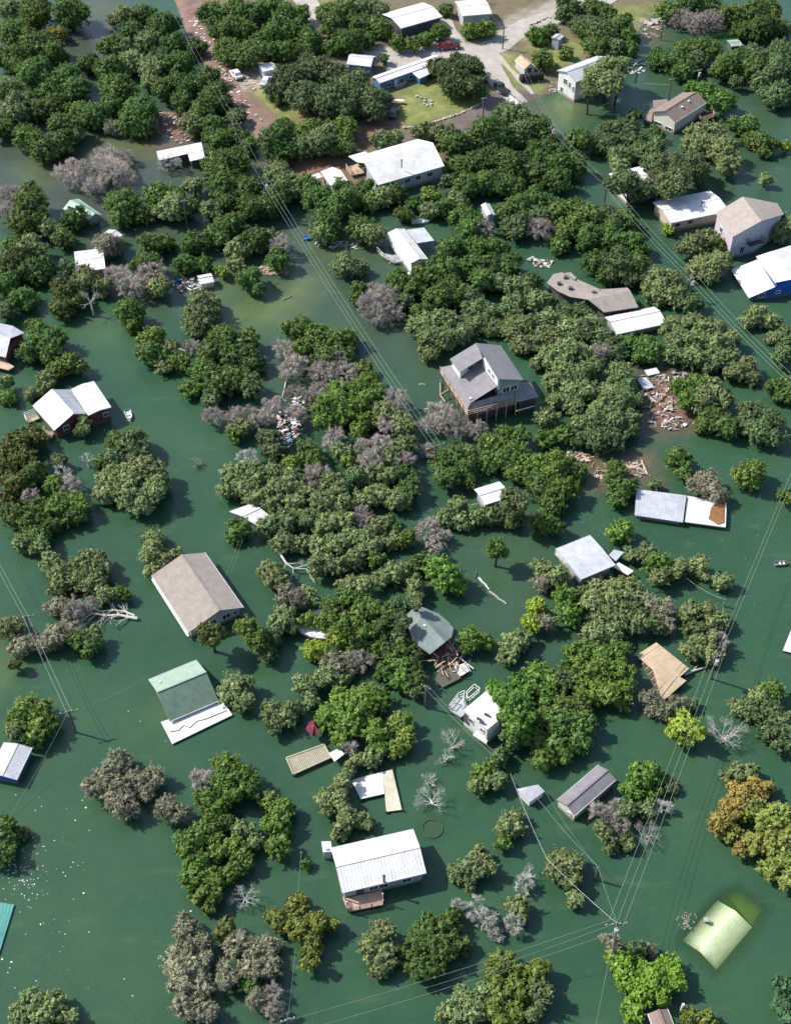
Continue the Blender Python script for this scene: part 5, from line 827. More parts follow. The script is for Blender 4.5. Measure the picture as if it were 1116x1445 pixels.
def infoot(X, Y, Z):
    bad = np.zeros(X.shape, bool)
    x0, x1, y0, y1 = X.min(), X.max(), Y.min(), Y.max()
    for pl, zt in FOOT:
        a = np.array(pl)
        if a[:, 0].min() - .5 > x1 or a[:, 0].max() + .5 < x0 or a[:, 1].min() - .5 > y1 or a[:, 1].max() + .5 < y0: continue
        bad |= (sdf(pl, X, Y) < .25) & (Z < zt + .1)
    return bad
def norm(a): return a / (np.linalg.norm(a, axis=-1, keepdims=True) + 1e-9)
def crown(ls, style, g):
    more = []
    for l in ls:
        for _ in range(int(rng.integers(3, 7))):
            a = rng.random() * 6.283; e = rng.uniform(-.45, 1.0); s_ = rng.uniform(.24, .56); q = l['c'] + np.array([math.cos(a) * math.cos(e), math.sin(a) * math.cos(e), math.sin(e) * .8]) * l['r'] * rng.uniform(.62, .84)
            more.append(dict(c=q, r=l['r'] * s_, k=l['k'], px=(l['px'][0] + a, l['px'][1] + e), core=False))
    ls = [dict(l, r=l['r'] * .88) for l in ls] + more
    V, Q, T = [], [], []
    for li, l in enumerate(ls):
        c, r = l['c'], l['r']; area = 4 * math.pi * r * r * .78
        den = {'leaf': 1.0, 'mix': .95, 'twig': .9, 'sparse': .42}[style]
        ncl = max(14, int(area * den / .56)); ls_t = rng.uniform(-.14, .14)
        d = norm(rng.normal(size=(ncl * 2, 3))); d = d[d[:, 2] > -.55][:ncl]; ncl = len(d)
        lump = 1 + .15 * np.sin(d[:, 0] * 3.1 + l['px'][0]) * np.cos(d[:, 1] * 3.7 + l['px'][1]) + .11 * np.sin(d[:, 0] * 7.3 + l['px'][1]) * np.sin(d[:, 1] * 6.1 + d[:, 2] * 5 + l['px'][0]) + rng.uniform(-.28, .16, ncl)
        sq = np.array([1, 1, .86]); cc = c + d * sq * (r * .86 * lump)[:, None]
        cr = rng.uniform(.24, .50, ncl) * min(1.0, r / 2.6 + .15); ct = rng.uniform(-.28, .28, ncl)
        per = {'leaf': 32, 'mix': 32, 'twig': 36, 'sparse': 22}[style]
        k = np.repeat(np.arange(ncl), per); off = norm(rng.normal(size=(len(k), 3))) * (rng.uniform(.25, 1, len(k)) ** .6)[:, None]
        pos = cc[k] + off * cr[k][:, None] * .8 + d[k] * (cr[k] * rng.uniform(-.9, 1.0, len(k)))[:, None]
        gnorm = norm(off * .75 + d[k] * .6 + np.array([0, 0, .45]) + rng.normal(size=off.shape) * .55)
        tt = .5 + ls_t + ct[k] + rng.uniform(-.3, .3, len(k))
        if style in ('leaf', 'mix'):
            sz = rng.uniform(.066, .128, len(k)) * min(1.1, .6 + r / 5)
            nf = int(len(k) * .22); df_ = norm(rng.normal(size=(nf, 3))); pos = np.concatenate([pos, c + df_ * (r * rng.uniform(.45, .80, nf))[:, None]]); gnorm = np.concatenate([gnorm, norm(df_ + rng.normal(size=df_.shape) * .4)])
            tt = np.concatenate([tt, rng.uniform(.1, .6, nf)]); sz = np.concatenate([sz, rng.uniform(.22, .34, nf)]); k = np.concatenate([k, rng.integers(0, ncl, nf)])
        else: sz = rng.uniform(.3, .62, len(k))
        keep = np.ones(len(k), bool)
        for m_, o in enumerate(ls):
            if m_ != li: keep &= np.linalg.norm(pos - o['c'], axis=1) > o['r'] * .72
        cw = cc[k]; gap = np.sin(cw[:, 0] * 3.3 + 1.7 * np.sin(cw[:, 1] * 2.1)) * np.sin(cw[:, 1] * 3.7 + 1.3 * np.sin(cw[:, 2] * 2.7)) * np.cos(cw[:, 2] * 2.9 + cw[:, 0]); keep &= gap < .34
        keep &= ~infoot(pos[:, 0], pos[:, 1], pos[:, 2]); keep &= pos[:, 2] > .03
        pos, gnorm, tt, sz, dk = pos[keep], gnorm[keep], tt[keep], sz[keep], d[k][keep]
        if not len(pos): continue
        ref = norm(rng.normal(size=pos.shape)); a = norm(np.cross(gnorm, ref)); b = np.cross(gnorm, a)
        el = 1.35 * np.ones(len(pos)); wd = .85 * np.ones(len(pos))
        if style in ('twig', 'sparse'):
            a = norm(dk * .9 + rng.normal(size=pos.shape) * .65); b = norm(np.cross(a, ref)); wd = .023 / sz * rng.uniform(.7, 1.6, len(pos)); el = np.ones(len(pos)) * .75
        if style == 'mix':
            tw = rng.random(len(pos)) < .5; a[tw] = norm(dk[tw] * .8 + rng.normal(size=(tw.sum(), 3)) * .7); b[tw] = norm(np.cross(a[tw], ref[tw])); el[tw] = 2.6; wd[tw] = .24
        a = a * (sz * el)[:, None]; b = b * (sz * wd)[:, None]
        q = np.stack([pos - a, pos - b * 1.0 + a * .1, pos + a, pos + b * 1.0 + a * .1], 1)
        V.append(q.reshape(-1, 3)); T.append(tt)
    if not V: return None
    V = np.concatenate(V); T = np.clip(np.concatenate(T), 0, 1); n_ = len(V) // 4
    return V, np.arange(n_ * 4).reshape(-1, 4), T
def limb(mb, a, b, r0, r1, rr, n=4, wob=.12, sides=5):
    a, b = Vector(a), Vector(b); L_ = (b - a).length; pts = [a]
    for i in range(1, n): pts.append(a.lerp(b, i / n) + Vector((rr.uniform(-1, 1), rr.uniform(-1, 1), rr.uniform(-.3, .8))) * L_ * wob)
    pts.append(b); mb.tube(pts, [r0 + (r1 - r0) * i / n for i in range(n + 1)], sides, cap=False); return pts
def branchy(mb, p, d, L_, r, lv, rr, spread=.75):
    """forking bare branch"""
    d = Vector(d).normalized(); q = p + d * L_; mid = p.lerp(q, .5) + Vector((rr.uniform(-1, 1), rr.uniform(-1, 1), rr.uniform(-1, 1))) * L_ * .1
    mb.tube([p, mid, q], [r, r * .8, r * .6], 5 if lv > 1 else 4, cap=False)
    if lv <= 0: return
    for k in range(rr.choice((2, 3, 3))):
        nd = (d + Vector((rr.uniform(-1, 1), rr.uniform(-1, 1), rr.uniform(-.5, .75))) * spread).normalized(); branchy(mb, q if k else mid.lerp(q, .7), nd, L_ * rr.uniform(.6, .85), r * .55, lv - 1, rr, spread)

CHK = []
info = []
for ls in trees:
    kd = KIND[ls[0]['k']]; cen = sum(l['c'] * l['r'] ** 2 for l in ls) / sum(l['r'] ** 2 for l in ls)
    g = H(cen[0], cen[1]); o = empty(kd[0], (cen[0], cen[1], g), None, 'tree')
    res = crown(ls, kd[4], g)
    if res is None: bpy.data.objects.remove(o); continue
    V, Q, T = res
    fastmesh('crown', V, Q, leaf_mat(ls[0]['k']), o, T, loc=(cen[0], cen[1], g))
    rr = random.Random(int(cen[0] * 100) + 7); mb = MB(); top = max(l['c'][2] for l in ls); rm_ = max(l['r'] for l in ls)
    base = Vector((cen[0], cen[1], g)); fork = Vector((cen[0] + rr.uniform(-.2, .2), cen[1] + rr.uniform(-.2, .2), max(g + 1.4, min(l['c'][2] for l in ls) - rm_ * .35)))
    tr_ = .11 + rm_ * .05; dead = kd[4] in ('twig', 'sparse')
    limb(mb, base, fork, tr_ * 1.3, tr_, rr, 3, .04, 7)
    for l in ls:
        c_ = Vector(l['c']); pts = limb(mb, fork, c_, tr_ * .8, tr_ * .4, rr, 3, .06)
        for _ in range(9 if dead else 5):
            a = rr.random() * 6.283; e = rr.uniform(.05, 1.2); dv = Vector((math.cos(a) * math.cos(e), math.sin(a) * math.cos(e), math.sin(e) * .86))
            st_ = pts[rr.choice((1, 2, 3))]
            if dead: branchy(mb, st_, dv, l['r'] * .42, tr_ * .36, 2, rr, .7)
            else: limb(mb, st_, c_ + dv * l['r'] * .86, tr_ * .32, .03, rr, 3, .07, 4)
    tk = mb.build('trunk', M['dead_wood'] if dead else M['bark'], o)
    info.append(dict(o=o, kd=kd, px=(sum(l['px'][0] for l in ls) / len(ls), sum(l['px'][1] for l in ls) / len(ls)), r=rm_, n=len(ls), ls=ls))
# bare white trees, drawn as branches
def bare(x, y, r, label, m=None, lean=(0, 0), lv=4, n=6, name='bare_tree', seed=1, base_z=0.0):
    rr = random.Random(seed); rad = r * mpp(x, y, 1); c = P(x, y, rad * .35 + base_z); o = empty(name, (c.x, c.y, -1.5), label, 'dead tree'); mb = MB()
    b0 = Vector((c.x + lean[0], c.y + lean[1], -1.5)); f = Vector((c.x, c.y, .35 + base_z)); mb.tube([b0, f], [.22, .17], 7, cap=False)
    for k in range(n):
        a = k * 6.283 / n + rr.uniform(-.3, .3); e = rr.uniform(.25, 1.1); branchy(mb, f, (math.cos(a) * math.cos(e), math.sin(a) * math.cos(e), math.sin(e)), rad * rr.uniform(.34, .5), .075, lv + 1, rr, .8)
    mb.build('branches', m or M['bleached'], o); return o
bare(638, 1052, 21, 'bleached bare tree right of the yellow green tree above the L shaped dock', lv=4, seed=3)
bare(629, 1072, 14, 'low bleached bare branches touching the foot of a taller bleached tree', lv=3, seed=5)
bare(609, 1131, 25, 'round fan of bleached bare branches beside the sunken trampoline ring', lv=4, seed=8, n=8)
bare(605, 1103, 14, 'narrow bare crown just above the round fan of bleached branches', lv=3, seed=9)
bare(1022, 1040, 27, 'silvery bare tree right of the lime round tree', lv=4, seed=12, n=8)
bare(345, 1268, 20, 'bleached bare tree at the lower tip of the large green grove', lv=4, seed=14, n=7)
bare(912, 1180, 20, 'grey bare tree with long limbs reaching over the water under the twin power wires', M['dead_wood'], lv=4, seed=18, n=6)
bare(124, 650, 15, 'thin pale bare snag below the maroon walled house', lv=3, seed=21, n=4, name='dead_snag', base_z=.8)
bare(277, 655, 11, 'isolated brown tangle of drowned twigs in the open channel', M['dead_wood'], lv=3, seed=22, n=7, name='drowned_bush')
bare(128, 425, 16, 'pale fallen limbs on the brownish tree by the channel', lv=3, seed=25, n=5, base_z=2.5, name='dead_snag')
bare(745, 1236, 14, 'pale bare twigs at the left side of a lone olive tree', lv=3, seed=31, n=6)
bare(205, 785, 12, 'pale bare twigs at the left of the tree behind the taupe gable house', lv=3, seed=33, n=5)
def fallen(pts, r0, label, seed, name='fallen_tree', lv=3):
    rr = random.Random(seed); q = [P(*p) for p in pts]; o = empty(name, (q[0].x, q[0].y, 0), label, 'fallen tree'); mb = MB(); n_ = len(q)
    mb.tube(q, [r0 * (1 - .6 * i / (n_ - 1)) for i in range(n_)], 7)
    for i in range(1, n_):
        for s in (-1, 1):
            d = (q[i] - q[i - 1]).normalized(); sd_ = Vector((-d.y, d.x, .15)) * s; branchy(mb, q[i], d * .6 + sd_ * .8, 1.1, r0 * .4, lv, rr, .6)
    mb.build('branches', M['bleached'], o)
fallen([(194,873,.35), (182,871,.4), (168,868,.5), (150,869,.5), (132,866,.6), (118,864,.5)], .26, 'bleached fallen tree with forked trunk floating off the leafy point', 3)
fallen([(190,869,.3), (176,863,.4), (160,861,.5), (140,863,.4)], .18, 'second thinner bleached trunk lying against the larger fallen tree', 4, lv=2)
fallen([(393,778,1.5), (404,795,1.2), (414,802,1.0), (432,803,.9)], .2, 'pale fallen trunk with dense grey brush in a gap among olive trees', 6)
fallen([(404,537,.3), (398,562,.3)], .16, 'slim bleached log floating in the dark pocket of water', 8, lv=0)

# words that single out each tree: look, size, nearest landmark, side of it, order
def side(dx, dy):
    a = math.degrees(math.atan2(-dy, dx)) % 360
    return ['right of', 'above and right of', 'above', 'above and left of', 'left of', 'below and left of', 'below', 'below and right of'][int(((a + 22.5) % 360) // 45)]
LMK += [(633, 67, 'red pickup'), (434, 337, 'blue raft'), (443, 1030, 'maroon tarp'), (610, 1170, 'sunken trampoline'), (97, 1003, 'lower left power pole'), (870, 1303, 'junction power pole'), (182, 588, 'small white boat'), (1102, 797, 'grey dinghy'), (600, 150, 'sloping lawn'), (1012, 925, 'leaning power pole'), (977, 391, 'white hardware pole'), (160, 875, 'bleached fallen tree'), (277, 655, 'drowned twig tangle'), (370, 425, 'pale sunken sandbar'), (420, 600, 'junk heap in the brush')]
groups = {}
for t_ in info:
    x, y = t_['px']; b = min(LMK, key=lambda l: (l[0] - x) ** 2 + (l[1] - y) ** 2); dx, dy = x - b[0], y - b[1]
    t_['d'] = math.hypot(dx, dy); t_['key'] = (t_['kd'][1], b[2], side(dx, dy)); groups.setdefault(t_['key'], []).append(t_)
ORD = ['nearest', 'second nearest', 'third nearest', 'fourth nearest', 'fifth nearest', 'sixth nearest', 'seventh nearest', 'eighth nearest', 'ninth nearest', 'tenth nearest']
for key, g_ in groups.items():
    g_.sort(key=lambda q: q['d'])
    for i, t_ in enumerate(g_):
        wd = 'bush' if t_['r'] < 1.6 and t_['n'] == 1 else 'tree'; form = 'single round' if t_['n'] == 1 else ('broad' if t_['n'] > 3 else 'clumped')
        t_['o']['label'] = (f"{ORD[i]} {key[0]} {wd}" if len(g_) > 1 else f"{form} {key[0]} {wd}") + f" {key[2]} the {key[1]}"
        t_['o']['group'] = {'leaf': 'trees standing in the flood', 'mix': 'browned trees in the flood', 'twig': 'leafless trees in the flood', 'sparse': 'leafless trees in the flood'}[t_['kd'][4]]
# ---------------------------------------------------------------- roads, kerbs, lawn edging
def strip(name, pts, w, m, kind='structure', up=.05, label=None):
    q = [P(x, y, .8) for x, y in pts]; fine = []
    for a, b in zip(q[:-1], q[1:]):
        k = max(1, int((b - a).length / 1.0)); fine += [a.lerp(b, i / k) for i in range(k)]
    fine.append(q[-1]); vs, fs = [], []; ws = w if isinstance(w, (tuple, list)) else (w, w); nc = 7
    for i, p in enumerate(fine):
        d = (fine[min(i + 1, len(fine) - 1)] - fine[max(i - 1, 0)]); d.z = 0; d.normalize(); s = Vector((-d.y, d.x, 0)); ww = ws[0] + (ws[1] - ws[0]) * i / (len(fine) - 1)
        for j in range(nc):
            e = (j / (nc - 1) - .5) * (ww + (.25 * math.sin(i * .7) if j in (0, nc - 1) else 0)); c = p + s * e; vs.append((c.x, c.y, H(c.x, c.y) + up))
    for i in range(len(fine) - 1):
        for j in range(nc - 1): a = i * nc + j; fs.append((a, a + 1, a + nc + 1, a + nc))
    o = MB().add(vs, fs).build(name, m, None, smooth=True); tag(o, label, None, None, kind); return o
strip('road', [(515,76), (560,79), (610,77), (650,73), (684,71), (704,64), (722,50), (745,36), (790,22), (840,2), (880,-20)], (5.5, 7), M['concrete'])
strip('lane', [(686,73), (689,86), (697,103), (708,120), (722,134), (740,146)], (6, 4), M['concrete'], up=.09)
strip('drive', [(626,28), (634,44), (644,58), (652,72)], 3.2, M['concrete'], up=.085)
strip('upper_road', [(408,-30), (428,-4), (440,14), (452,32), (460,42)], (6.5, 5), M['concrete'], up=.06)
strip('wet_lane', [(560,203), (590,196), (625,188), (655,174), (684,156), (706,142), (728,136), (760,142)], (5, 8), M['wet_road'], up=.07)
strip('mud_track', [(262,-14), (272,14), (283,48), (293,80), (306,108), (322,132), (340,150), (362,166), (380,186), (378,212)], (6.5, 8), M['mud_road'], up=.06)
strip('concrete_pad', [(545,95), (560,91), (590,82)], 5.5, M['concrete'], up=.11)
strip('footpath', [(702,78), (712,90), (728,106), (744,122), (752,130)], 1.3, M['concrete'], up=.12)
def stones(name, pts, label, cat, step=.9, s=.4, seed=2, width=0.0, group=None, m=None):
    rr = random.Random(seed); mb = MB(); q = [G(x, y) for x, y in pts]
    for a, b in zip(q[:-1], q[1:]):
        k = max(1, int((b - a).length / step))
        for i in range(k):
            c = a.lerp(b, (i + rr.random() * .5) / k) + Vector((rr.uniform(-width, width), rr.uniform(-width, width), 0)); c.z = max(H(c.x, c.y), 0) + .12
            z = s * rr.uniform(.6, 1.3); an = rr.random() * 3; u = Vector((math.cos(an), math.sin(an), rr.uniform(-.2, .2)))
            n0 = len(mb.v); mb.box(c, (z * 1.3, z, z * .7), u)
            for j in range(n0, len(mb.v)): v = mb.v[j]; mb.v[j] = tuple(v[i_] + rr.uniform(-.12, .12) * z for i_ in range(3))
    o = mb.build(name, m or M['rock']); return tag(o, label, cat, group)
stones('stone_edging', [(566,181), (590,178), (620,170), (650,160), (672,150), (682,143)], 'low pale stone kerb curving along the foot of the lawn', 'stone edging', .65, .45)
stones('rock_row', [(748,34), (775,24), (800,16), (830,4)], 'row of pale boulders along the road verge', 'rock row', .9, .6, 3, .3)
stones('rubble_bank', [(908,33), (925,30), (940,27)], 'white rubble spilled at the top of the flooded inlet', 'rubble', .3, .7, 5, 1.2)
stones('rock_row', [(300,70), (306,88), (318,108), (328,120)], 'pale scattered rocks along the muddy track', 'rock row', .8, .5, 6, .6)
stones('fire_ring', [(586,135), (592,139), (598,137), (600,142), (606,140), (610,147), (604,150), (594,146)], 'ring of dark and pale stones on the lawn', 'fire ring', .9, .5, 8, .3)
# ---------------------------------------------------------------- utility poles and wires
def upole(x, y, z, label, foot=None, arm=1.2, adir=(1, .3, 0), trafo=False, base=-1.5, r=.14):
    top = P(x, y, z); f = Vector((top.x, top.y, base)) if foot is None else Vector((*P(foot[0], foot[1], 0)[:2], base)); 
    if foot is not None: d = (Vector((*P(foot[0], foot[1], 0)[:2], 0)) - top); f = top + d * ((base - top.z) / d.z)
    t = empty('utility_pole', tuple(f), label, 'utility pole', 'poles carrying wires over the flood')
    MB().tube([f, top], [r * 1.25, r], 8).build('shaft', M['pole'], t)
    u = Vector(adir).normalized()
    if arm:
        c = top - Vector((0, 0, .35)); MB().beam(c - u * arm, c + u * arm, .12, .14).build('crossarm', M['pole'], t)
        for k in (-1, -.35, .35, 1): s = MB(); q = c + u * arm * .92 * k + Vector((0, 0, .07)); s.tube([q, q + Vector((0, 0, .12)), q + Vector((0, 0, .2))], [.07, .1, .05], 7); s.build('insulator', M['hardware'], t)
    if trafo:
        q = top + u.cross(Vector((0, 0, 1))) * .42 - Vector((0, 0, 1.5)); s = MB(); s.tube([q, q + Vector((0, 0, .9))], .28, 10); tf = s.build('transformer', M['hardware'], t); s = MB(); s.tube([q + Vector((0, 0, .9)), q + Vector((0, 0, 1.15))], .06, 6); s.build('bushing', M['hardware'], tf)
    return top
PT = {}
for k, a in dict(
 a=(97,1003,5.0,'lower left pole with pale crossarm standing in open water',(107,1034)), b=(36,869,5.0,'pole rising from the small olive bush at the left with pale crossarm',None), c=(870,1303,6.5,'junction pole with transformer where many wires meet at the lower right',(862,1372),1.3,(1,.1,0),True),
 d=(844,1224,3.2,'short stub pole above the junction pole carrying service cables',None,0), e=(1012,925,6.0,'leaning pole by the olive tree at the right carrying the long twin wires',(1003,958),1.2,(1,.2,0),True), f=(977,391,5.0,'pole with white hardware in the channel by the royal blue house',None,1.2,(1,.6,0),True), g=(856,257,5.5,'dark pole between tree crowns left of the hidden white roof',None,1.1,(1,.6,0)),
 h=(780,177,6.5,'tall pole at the end of the wet lane with transformer',None,1.2,(1,.6,0),True), i=(711,37,6.5,'pole at the road fork on the hill',None,.9,(1,.3,0)), j=(683,137,6.8,'lone dark pole on the wet lane below the lawn',None,.5,(1,.3,0)),
 k=(375,255,8.5,'pole above the large trees left of the large white metal roof',None,1.6,(1,.35,0),True), l=(332,173,8.0,'pole with pale insulator beside the muddy track',None,1.4,(1,.35,0)), m=(615,628,6.0,'pole lost in pinkish leafless trees below the stilt house',None,1.6,(1,.5,0)),
 n=(259,282,6.5,'thin dark pole in front of the round tree below the white L shaped roof',None,.5,(1,.3,0)), o=(948,110,5.2,'dark pole with pale top just above the brown roof house',None,.6,(1,.3,0)), p=(987,97,5.0,'dark pole with white transformer in front of the dark grove',None,.6,(1,.3,0),True),
 q=(936,28,5.0,'dark pole beside the rubble bank',None,.5,(1,.3,0)), r=(425,1203,2.2,'short pale stub pole left of the white ribbed roof house',None,0), s=(406,1438,4.0,'pole with white hardware at the bottom edge',None,.8,(1,.3,0)), t=(601,968,5.0,'pole at the edge of the green grove left of the white flat roofed house',None,.7,(1,-.6,0)),
 u=(1023,846,1.6,'stub post where a sagging cable turns down into the water',None,0), v=(318,830,3.0,None,None)).items():
    if a[3]: PT[k] = upole(*a)
def wire(a, b, sag=.6, r=.028, label=None, off=0.0, n=14, m=None, group='wires strung between the poles', name='power_wire'):
    a = Vector(a); b = Vector(b); d = (b - a).normalized(); s = Vector((-d.y, d.x, 0)) * off; pts = []
    for i in range(n + 1):
        f = i / n; p = a.lerp(b, f) + s; p.z -= sag * 4 * f * (1 - f); p.z = max(p.z, .05); pts.append(p)
    o = MB().tube(pts, r * .42, 5).build(name, m or M['wire']); return tag(o, label, 'wire', group)
dn = Vector((0, 0, -.12))
def wires(a, b, offs, words, sag=.6, r=.03):
    nm = ['', 'second ', 'third ', 'fourth ']
    for i, of in enumerate(offs): wire(a + dn * (i % 2), b + dn * (i % 2), sag + .12 * i, r, f"{nm[i]}{'of the ' if i else ''}{words}" if i else f"outermost of the {words}", of)
wires(P(246,14,9), PT['l'], (-.5, .5), 'wires running down the muddy track from the top edge')
wires(PT['l'], PT['k'], (-.7, .7), 'wires between the muddy track pole and the treetop pole')
wires(PT['k'], PT['m'], (-.8, 0, .8), 'long parallel wires over the middle channel', .9, .036)
wires(P(650,-40,9), PT['i'], (-.5,), 'wires entering over the hill top')
wires(PT['i'], PT['h'], (-.4, .5), 'wires from the road fork to the wet lane pole')
wires(PT['h'], PT['g'], (-.9, .6), 'wires from the wet lane pole to the pole between crowns', .5, .034)
wires(PT['g'], PT['f'], (-1.0, 0, 1.0), 'wires along the right hand channel', .6, .036)
wires(PT['f'], P(1160,575,5), (-1.0, 0, 1.0), 'wires leaving past the royal blue house at the right edge', .6, .036)
wires(P(1150,590,6), PT['e'], (-.25, .3), 'twin wires coming down from the right edge', .8, .04)
wires(PT['e'], PT['c'], (-.9, 0, .8), 'long wires between the leaning pole and the junction pole', .8, .04)
wires(P(-30,745,5), PT['b'], (-.3, .3), 'twin wires at the far left', .5, .045)
wires(PT['b'], PT['a'], (-.35, .3), 'thick pale wires between the two left poles', .5, .05)
wire(PT['a'], P(14,1152,.3), .4, .03, 'slack broken cable from the lower left pole down to the water')
wires(PT['c'], P(345,1465,4), (-.6, .9), 'pale wires running off toward the bottom left', 1.0, .03)
wire(PT['c'], P(600,1395,2.6), .5, .026, 'low single wire from the junction pole toward the bottom left')
wire(PT['c'], P(836,1470,5), .4, .03, 'wire from the junction pole to the bottom edge')
wire(PT['c'], PT['d'], .2, .035, 'service cable from the junction pole to the stub pole')
wire(PT['d'], P(757,1125,1.7), .5, .035, 'thick sagging cable from the stub pole to the shaded shed roof')
wire(PT['d'], P(772,1122,1.6), .8, .022, 'thinner cable beside the thick one to the shaded shed roof')
wire(PT['c'], P(772,1213,4), .3, .038, 'thick white cable from the junction pole to the lone olive tree', m=M['trim'])
wire(P(772,1213,4), P(720,1092,5.5), .5, .038, 'thick white cable above the lone olive tree', m=M['trim'])
wires(PT['t'], P(700,1066,4.5), (-.35, .3), 'cables passing in front of the white flat roofed house', .4, .035)
wire(PT['r'], P(420,1265,2.8), .2, .024, 'thin cable hanging from the short stub pole')
wire(P(417,1340,2.8), PT['s'], .3, .024, 'thin cable down to the bottom edge pole')
wire(P(319,812,2.2), P(337,762,2.6), .2, .024, 'thin service wire behind the taupe gable house')
wire(P(323,814,2.2), P(342,762,2.6), .2, .024, 'second service wire behind the taupe gable house')
wire(P(209,955,1.2), P(118,1000,.1), .2, .018, 'faint thin cable trailing from the green shingle roof into the water')
wire(P(969,816,1.6), PT['u'], .5, .03, 'sagging pale cable between small olive trees and the stub post', m=M['trim'])
wire(PT['u'], P(1019,866,.2), .1, .03, 'cable dropping from the stub post into the water', m=M['trim'])
wire(P(910,117,.25), P(945,119,.25), .05, .05, 'white float line on the water above the brown roof house', m=M['trim'], name='float_line', group=None)
# ---------------------------------------------------------------- vehicles and boats
def fr_ame(p, d):
    u = Vector((d[0], d[1], 0)).normalized(); return u, Vector((-u.y, u.x, 0))
def pickup(x, y, d, m, label, L_=5.4, bed=True):
    c = G(x, y); u, v = fr_ame(c, d); z = c.z + .1; t = empty('pickup_truck' if bed else 'parked_car', (c.x, c.y, z), label, 'pickup truck' if bed else 'car')
    def pt(a, b, h): return Vector((c.x, c.y, z)) + u * a + v * b + Vector((0, 0, h))
    def loft(secs, w0):  # secs: (along, z low, z high, half width)
        s = MB(); vs = []; 
        for a, z0, z1, hw in secs: vs += [pt(a, -hw, z0), pt(a, hw, z0), pt(a, hw * .96, (z0 + z1) / 2), pt(a, hw * w0, z1), pt(a, -hw * w0, z1), pt(a, -hw * .96, (z0 + z1) / 2)]
        fs = []
        for i in range(len(secs) - 1):
            for k in range(6): fs.append((i * 6 + k, i * 6 + (k + 1) % 6, i * 6 + 6 + (k + 1) % 6, i * 6 + 6 + k))
        fs += [tuple(range(6)), tuple(range(len(vs) - 6, len(vs)))]; return s.add(vs, fs)
    h = L_ / 2
    loft([(-h, .5, .95, .85), (-h + .15, .4, 1.02, .92), (-.5, .35, 1.05, .95), (.9, .35, 1.05, .95), (h - .5, .38, .98, .92), (h, .5, .8, .78)], .93).build('body', m, t)
    c0, c1 = (-.55, 1.35) if bed else (-1.6, 1.2)
    loft([(c0 - .1, 1.0, 1.08, .86), (c0 + .25, 1.0, 1.62, .82), (c1 - .75, 1.0, 1.65, .80), (c1, 1.0, 1.06, .86)], .84).build('cabin', m, t)
    s = MB(); s.add([pt(c1 - .02, -.70, 1.10), pt(c1 - .02, .70, 1.10), pt(c1 - .72, .62, 1.64), pt(c1 - .72, -.62, 1.64)], [(0, 1, 2, 3)]); 
    s.v = [tuple(Vector(q) + Vector((0, 0, .02)) + u * .02) for q in s.v]; s.build('windscreen', M['glass'], t)
    for sg in (-1, 1):
        MB().box(pt((c0 + c1) / 2 - .15, sg * .80, 1.34), (1.25, .06, .32), u).build('side_window', M['glass'], t)
        for a in (-h + .95, h - .95):
            w_ = MB(); q = pt(a, sg * .82, .36); w_.tube([q - v * .12, q + v * .12], .37, 12); wh = w_.build('wheel', M['rubber'], t); r_ = MB(); r_.tube([q - v * .14, q + v * .14], .2, 10); r_.build('rim', M['chrome'], wh)
        MB().box(pt(h - .04, sg * .62, .78), (.1, .28, .16), u).build('headlight', M['trim'], t)
    if bed: MB().box(pt(-1.6, 0, 1.05), (1.85, 1.5, .06), u).build('truck_bed', M['rubber'], t)
    return t
pickup(633, 68, (-1, -.12), M['red_paint'], 'red pickup truck parked on the pale road')
pickup(706, 127, (-.35, 1), M['dark_paint'], 'dark pickup truck with a boat trailer hitched behind')
pickup(556, 163, (.25, 1), M['dark_paint'], 'dark car in the shade of the grove beside the lawn', 4.4, False)
pickup(333, 108, (-.5, .9), M['white_paint'], 'white car at the edge of the gravel clearing', 4.6, False)
pickup(376, 118, (.2, 1), M['white_paint'], 'white car parked below the little white cabin', 4.6, False)
def boat(x, y, d, L_, Wd, m, label, name='boat', cat='boat', z=0.0, inner=None):
    c = P(x, y, z) if not z else G(x, y, .3); u, v = fr_ame(c, d); t = empty(name, tuple(c), label, cat); n_ = 9; vs = []; fs = []
    for i in range(n_):
        f = i / (n_ - 1); w_ = Wd / 2 * (1 if f < .55 else max(.04, 1 - ((f - .55) / .45) ** 2)); a = (f - .5) * L_
        for k, (bw, h) in enumerate(((-1, .45), (-.75, -.08), (.75, -.08), (1, .45), (.86, .45), (.62, .08), (-.62, .08), (-.86, .45))): q = Vector(c) + u * a + v * bw * w_ + Vector((0, 0, h + .12 * f * (h > .3))); vs.append(q)
    for i in range(n_ - 1):
        for k in range(8): fs.append((i * 8 + k, i * 8 + (k + 1) % 8, i * 8 + 8 + (k + 1) % 8, i * 8 + 8 + k))
    fs += [tuple(range(8)), tuple(range(len(vs) - 8, len(vs)))]
    MB().add(vs, fs).build('hull', m, t)
    s = MB(); s.box(Vector(c) + u * (-.1 * L_) + Vector((0, 0, .3)), (.3, Wd * .8, .06), u); s.box(Vector(c) + u * (.18 * L_) + Vector((0, 0, .3)), (.3, Wd * .8, .06), u); s.build('bench', inner or M['trim'], t)
    return t
boat(182, 588, (.35, -1), 2.6, 1.1, M['white_paint'], 'small white boat adrift by the maroon walled house', z=0)
boat(1102, 797, (1, .05), 2.1, .8, M['grey_wall'], 'small grey dinghy adrift in open water at the right', name='dinghy')
b_ = boat(723, 145, (.5, -1), 6.5, 2.1, M['white_paint'], 'white motor boat on a trailer behind the dark pickup truck', z=.5)
t = boat(434, 337, (1, .2), 1.6, 1.2, M['blue_plastic'], 'small bright blue raft adrift in the middle channel', name='raft', cat='raft', inner=M['blue_plastic'])
t = boat(593, 314, (1, .0), 3.6, 1.2, M['white_paint'], 'white hull lying behind the grey carport', z=0)
